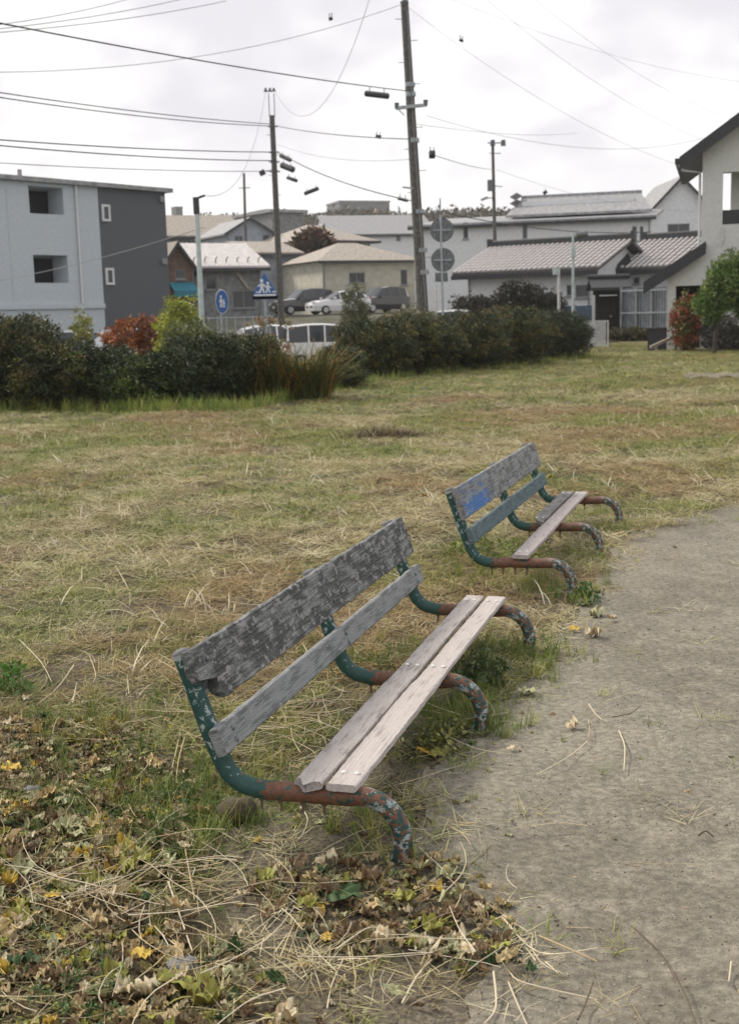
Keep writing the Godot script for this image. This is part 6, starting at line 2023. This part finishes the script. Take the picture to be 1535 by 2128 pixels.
func build_leaves() -> void:
	var shapes := []
	for k in 5: shapes.append(leaf_mesh(700 + k, [5, 3, 5, 3, 5][k], 0.34, [0.7, 0.2, 1.3, 0.4, -0.6][k]))
	for k in 4: shapes.append(leaf_mesh(720 + k, 1, 0.3, [1.4, 0.5, 2.2, -0.8][k]))
	for k in 2: shapes.append(leaf_mesh(740 + k, 5, 0.16, 0.15))
	var kinds := [["pale grey green", Color(0.38, 0.40, 0.23)], ["tan", Color(0.48, 0.39, 0.21)], ["dark brown", Color(0.17, 0.115, 0.06)], ["yellow", Color(0.52, 0.38, 0.06)], ["olive", Color(0.30, 0.31, 0.07)], ["dark green", Color(0.045, 0.09, 0.026)], ["cream", Color(0.60, 0.54, 0.38)]]
	var share := [0, 0, 0, 0, 0, 1, 1, 1, 1, 1, 2, 2, 2, 2, 3, 4, 4, 4, 5, 6, 6]
	var ms := []
	for k in kinds:
		var m := leafy("leaf_" + k[0].replace(" ", "_"), Color(0.25, 0.22, 0.12), 0.7)
		m.albedo_color = (k[1] as Color).linear_to_srgb()
		ms.append(m)
	rng.seed = 900
	var put := func(p: Vector3, kind: int, shape: int, size: float, tilt: float, label: String) -> void:
		var o := part(self, "fallen_leaf", shapes[shape], ms[kind])
		o.transform = turned(p, size, tilt)
		tag(o, label, "leaf", "fallen leaves on the ground")
	# leaves one can point to
	for q in [[1, 705, 1858, 9, 0.15, 5, "large dark green palmate leaf lying below the bench leg", 0.5], [1, 370, 2030, 9, 0.13, 4, "large olive lobed leaf on the litter", 0.3], [1, 420, 2065, 0, 0.12, 4, "long curled olive leaf lying beside the large lobed leaf", 0.3], [1, 300, 2055, 1, 0.09, 6, "cream lobed leaf beside the large olive leaf", 0.5], [1, 640, 1868, 6, 0.075, 4, "small olive leaf standing beside the dark green palmate leaf", 0.8], [1, 683, 1942, 9, 0.05, 3, "small yellow leaf on the bare earth", 0.3], [1, 502, 1862, 5, 0.04, 6, "small cream oval leaf on the bare earth", 0.3], [1, 930, 1815, 1, 0.09, 0, "pale curled leaf at the path edge below the bench leg", 0.2], [1, 975, 1975, 9, 0.07, 6, "cream lobed leaf on the straw at the path edge", 0.3], [1, 1035, 1968, 9, 0.075, 4, "bright olive leaf on the straw at the path edge", 0.4], [1, 1090, 1440, 9, 0.11, 0, "pale green leaf on the path beside the far front leg of the bench", 0.2], [1, 1188, 1505, 6, 0.085, 6, "pale oval leaf lying alone on the path", 0.2], [1, 1215, 1250, 10, 0.16, 5, "dark green leaf heap edge by the distant bench leg", 0.6], [1, 1235, 1272, 1, 0.13, 0, "pale green leaf beside the dark green one by the distant bench leg", 0.4], [1, 1235, 1318, 0, 0.12, 6, "cream leaf with the yellow litter on the path", 0.3], [1, 1195, 1305, 9, 0.08, 3, "yellow leaf near the cream leaf on the path", 0.3], [1, 1270, 1285, 5, 0.07, 6, "small cream leaf between the two benches on the path", 0.3], [1, 915, 1565, 9, 0.09, 4, "olive leaf in the shade below the bench seat", 0.4], [1, 885, 1565, 9, 0.08, 3, "yellow leaf in the shade below the bench seat", 0.5], [1, 1000, 1425, 10, 0.09, 4, "green leaf growing beside the middle bench leg", 0.9], [1, 820, 2060, 6, 0.06, 0, "pale curled leaf on bare earth at the front", 0.4], [1, 885, 1030, 9, 0.12, 3, "bright yellow leaf beyond the near bench back", 0.5], [1, 1140, 995, 9, 0.13, 3, "bright yellow leaf behind the distant bench", 0.6], [1, 250, 1760, 3, 0.1, 3, "curled yellow leaf in the middle of the litter", 0.3], [1, 235, 1780, 2, 0.08, 1, "rust brown leaf beside the curled yellow leaf", 0.4], [1, 300, 1985, 9, 0.08, 3, "broad yellow leaf in the lower litter", 0.5], [1, 20, 1600, 9, 0.1, 3, "yellow leaf at the edge of the litter by the green tuft", 0.4]]:
		var p := gp(q[1], q[2], 0.02)
		p.y = bump(p.x, p.z) + 0.025
		put.call(p, q[5], q[3], q[4], q[7], q[6])
	var made := 27
	while made < 292:
		var p := spot(2.1, 3.7)
		if not in_litter(p.x, p.z): continue
		var k: int = share[rng.randi() % share.size()]
		var s := rng.randi() % 9
		p.y = bump(p.x, p.z) + rng.randf_range(0.012, 0.045)
		put.call(p, k, s, rng.randf_range(0.042, 0.092), 0.5, "%s %s leaf among the leaf litter beside the near bench" % [kinds[k][0], "lobed" if s < 5 else "curled oval"])
		made += 1
	var lists := fresh_lists(shapes.size())
	for i in 20000:
		var near := i < 15000
		var p := spot(1.8, 4.6) if near else spot(2.0, 14.0)
		var lit := in_litter(p.x, p.z) if near else false
		if near and not lit and rng.randf() > 0.10: continue
		if in_path(p.x, p.z) and rng.randf() > (0.04 if path_depth(p.x, p.z) > 0.25 else 0.35): continue
		if not near and rng.randf() > 0.22: continue
		var k: int = share[rng.randi() % share.size()]
		var s := rng.randi() % shapes.size()
		p.y = bump(p.x, p.z) + rng.randf_range(0.0, 0.03 if lit else 0.02)
		lists[s][0].append(turned(p, rng.randf_range(0.016, 0.06 if lit else 0.04), 0.55))
		var c: Color = kinds[k][1]
		if rng.randf() < 0.45: c = c.lerp(Color(0.20, 0.155, 0.085), 0.7)
		lists[s][1].append(c * rng.randf_range(0.7, 1.2))
	strew("leaf_litter", "small crumpled dead leaves making up the leaf litter", "leaves", shapes, M.dry, lists)
	# weeds
	var s_weed := sprig(16, 0.10, 0.06, 0.035, 61)
	var s_low := sprig(18, 0.05, 0.026, 0.014, 62)
	rng.seed = 950
	for q in [[985, 1432, 60, 0.055, 0.16, s_weed, "leafy green weed growing in front of the middle bench leg", [Color(0.09, 0.14, 0.045), Color(0.12, 0.17, 0.06), Color(0.06, 0.09, 0.03)]], [905, 1555, 50, 0.08, 0.05, s_weed, "low dark leafy weed in the shade below the bench seat", [Color(0.10, 0.13, 0.05), Color(0.2, 0.2, 0.06)]], [8, 1440, 30, 0.05, 0.10, s_weed, "bright green weed at the edge of the litter", [Color(0.10, 0.20, 0.04), Color(0.14, 0.22, 0.05)]], [1215, 1248, 22, 0.05, 0.06, s_weed, "dark green weed beside the distant bench's near leg", [Color(0.05, 0.12, 0.03), Color(0.1, 0.18, 0.05)]], [1040, 1160, 60, 0.16, 0.08, s_weed, "yellow green weeds seen under the distant bench", [Color(0.2, 0.24, 0.05), Color(0.14, 0.18, 0.05)]], [390, 1690, 90, 0.12, 0.05, s_low, "fine leaved green weed left of the stone", [Color(0.10, 0.17, 0.06), Color(0.14, 0.2, 0.07)]], [455, 1650, 90, 0.12, 0.06, s_low, "fine leaved green weed below the bench back", [Color(0.12, 0.17, 0.06), Color(0.16, 0.19, 0.07)]], [1060, 1365, 120, 0.13, 0.07, s_low, "mat of fine green weeds around the far bench leg", [Color(0.13, 0.16, 0.05), Color(0.17, 0.18, 0.06)]], [785, 1385, 90, 0.14, 0.06, s_low, "fine green weeds behind the seat boards", [Color(0.11, 0.16, 0.05), Color(0.16, 0.18, 0.06)]], [145, 2075, 50, 0.09, 0.04, s_low, "small green weed at the front of the litter", [Color(0.10, 0.18, 0.06)]]]:
		var c := gp(q[0], q[1])
		c.y = bump(c.x, c.z)
		var o := thing("weed", q[6], "weed", c)
		var mb := Mb.new()
		for i in 7:
			var a := rng.randf() * TAU
			mb.tube([Vector3(0, -0.02, 0), Vector3(cos(a) * q[3] * 0.6, q[4] * 0.6, sin(a) * q[3] * 0.6), Vector3(cos(a) * q[3] * 1.3, q[4] * 1.1, sin(a) * q[3] * 1.3)], [0.0025, 0.002, 0.001], 4)
		part(o, "stems", mb, mat("green_stem", lin(0.14, 0.17, 0.06), 0.7))
		var xf := []
		var cols := PackedColorArray()
		for i in int(q[2]):
			xf.append(turned(Vector3(rng.randfn() * q[3], rng.randf() * q[4], rng.randfn() * q[3]), rng.randf_range(0.22, 0.5), 0.8)); cols.append(pick(q[7]))
		many(o, "leaves", q[5], M.leaf, xf, cols)

func pebble(sd: int) -> ArrayMesh:
	var nz := FastNoiseLite.new()
	nz.seed = sd; nz.frequency = 0.8
	var sm := SphereMesh.new()
	sm.radius = 0.5; sm.height = 1.0; sm.radial_segments = 8; sm.rings = 4
	var a := sm.get_mesh_arrays()
	var v: PackedVector3Array = a[Mesh.ARRAY_VERTEX]
	for i in v.size(): v[i] = v[i] * (1.0 + 0.5 * nz.get_noise_3dv(v[i] * 3.0)) * Vector3(1.0, 0.62, 0.85)
	var mb := Mb.new()
	mb.v = v
	mb.ix = a[Mesh.ARRAY_INDEX]
	shade_normals(mb)
	return mb.mesh()

func build_stones() -> void:
	rng.seed = 1200
	var sh := [pebble(1), pebble(2), pebble(3)]
	var lists := fresh_lists(3)
	for i in 30000:
		var p := spot(2.0, 9.0) if i < 24000 else spot(9.0, 20.0)
		if not in_path(p.x, p.z): continue
		p.y = bump(p.x, p.z) + 0.005
		var k := rng.randi() % 3
		lists[k][0].append(turned(p, rng.randf_range(0.002, 0.007) * (1.8 if rng.randf() < 0.04 else 1.0) * (1.0 if i < 24000 else 1.8), 0.5))
		lists[k][1].append(pick([Color(0.30, 0.27, 0.23), Color(0.20, 0.18, 0.16), Color(0.36, 0.32, 0.27), Color(0.26, 0.22, 0.17), Color(0.10, 0.095, 0.09)]))
	var pm := mat("grit", Color.WHITE, 0.95)
	pm.vertex_color_use_as_albedo = true
	for i in 5200:   # dark crumbs of bark and leaf on the earth
		var p := spot(2.0, 11.0)
		if not in_path(p.x, p.z): continue
		p.y = bump(p.x, p.z) + 0.006
		var k := rng.randi() % 3
		lists[k][0].append(turned(p, rng.randf_range(0.004, 0.012), 0.6).scaled_local(Vector3(1.6, 0.35, 0.6)))
		lists[k][1].append(pick([Color(0.09, 0.07, 0.05), Color(0.16, 0.11, 0.07), Color(0.33, 0.25, 0.15)]))
	strew("path_grit", "coarse grit lying on the bare earth path", "gravel", sh, pm, lists)
	for q in [[495, 1700, 0.13, 0.085, "brown rounded stone lying below the near end of the bench", M.stone], [452, 1706, 0.05, 0.03, "small pale grey stone beside the brown stone", M.pale_stone], [70, 1655, 0.06, 0.035, "grey stone in the leaf litter", M.pale_stone], [380, 2015, 0.08, 0.04, "pale stone half covered by the large olive leaf", M.pale_stone]]:
		var c := gp(q[0], q[1])
		var o := part(self, "stone", sh[0], q[5])
		o.transform = Transform3D(Basis(Vector3.UP, 0.7).scaled(Vector3(q[2], q[3] * 1.6, q[2])), Vector3(c.x, bump(c.x, c.z) + q[3] * 0.35, c.z))
		tag(o, q[4], "stone")
	# heap of raked dark grass
	var h := gp(800, 912)
	var o := thing("grass_heap", "dark scruffy heap of dead grass on the lawn beyond the near bench", "grass heap", Vector3(h.x, 0, h.z))
	var mb := Mb.new()
	mb.use_c = true
	for i in 900:
		var x := rng.randfn() * 0.28
		var a := rng.randf() * TAU
		blade(mb, Vector3(x, rng.randf() * 0.09 * exp(-x * x * 5.0), rng.randfn() * 0.13), Vector3(cos(a), 0, sin(a)), rng.randf_range(0.08, 0.26), rng.randf_range(0.7, 1.5), 0.2, 0.007, pick([Color(0.10, 0.07, 0.04), Color(0.06, 0.045, 0.03), Color(0.2, 0.14, 0.07)]))
	part(o, "blades", mb, M.dry)
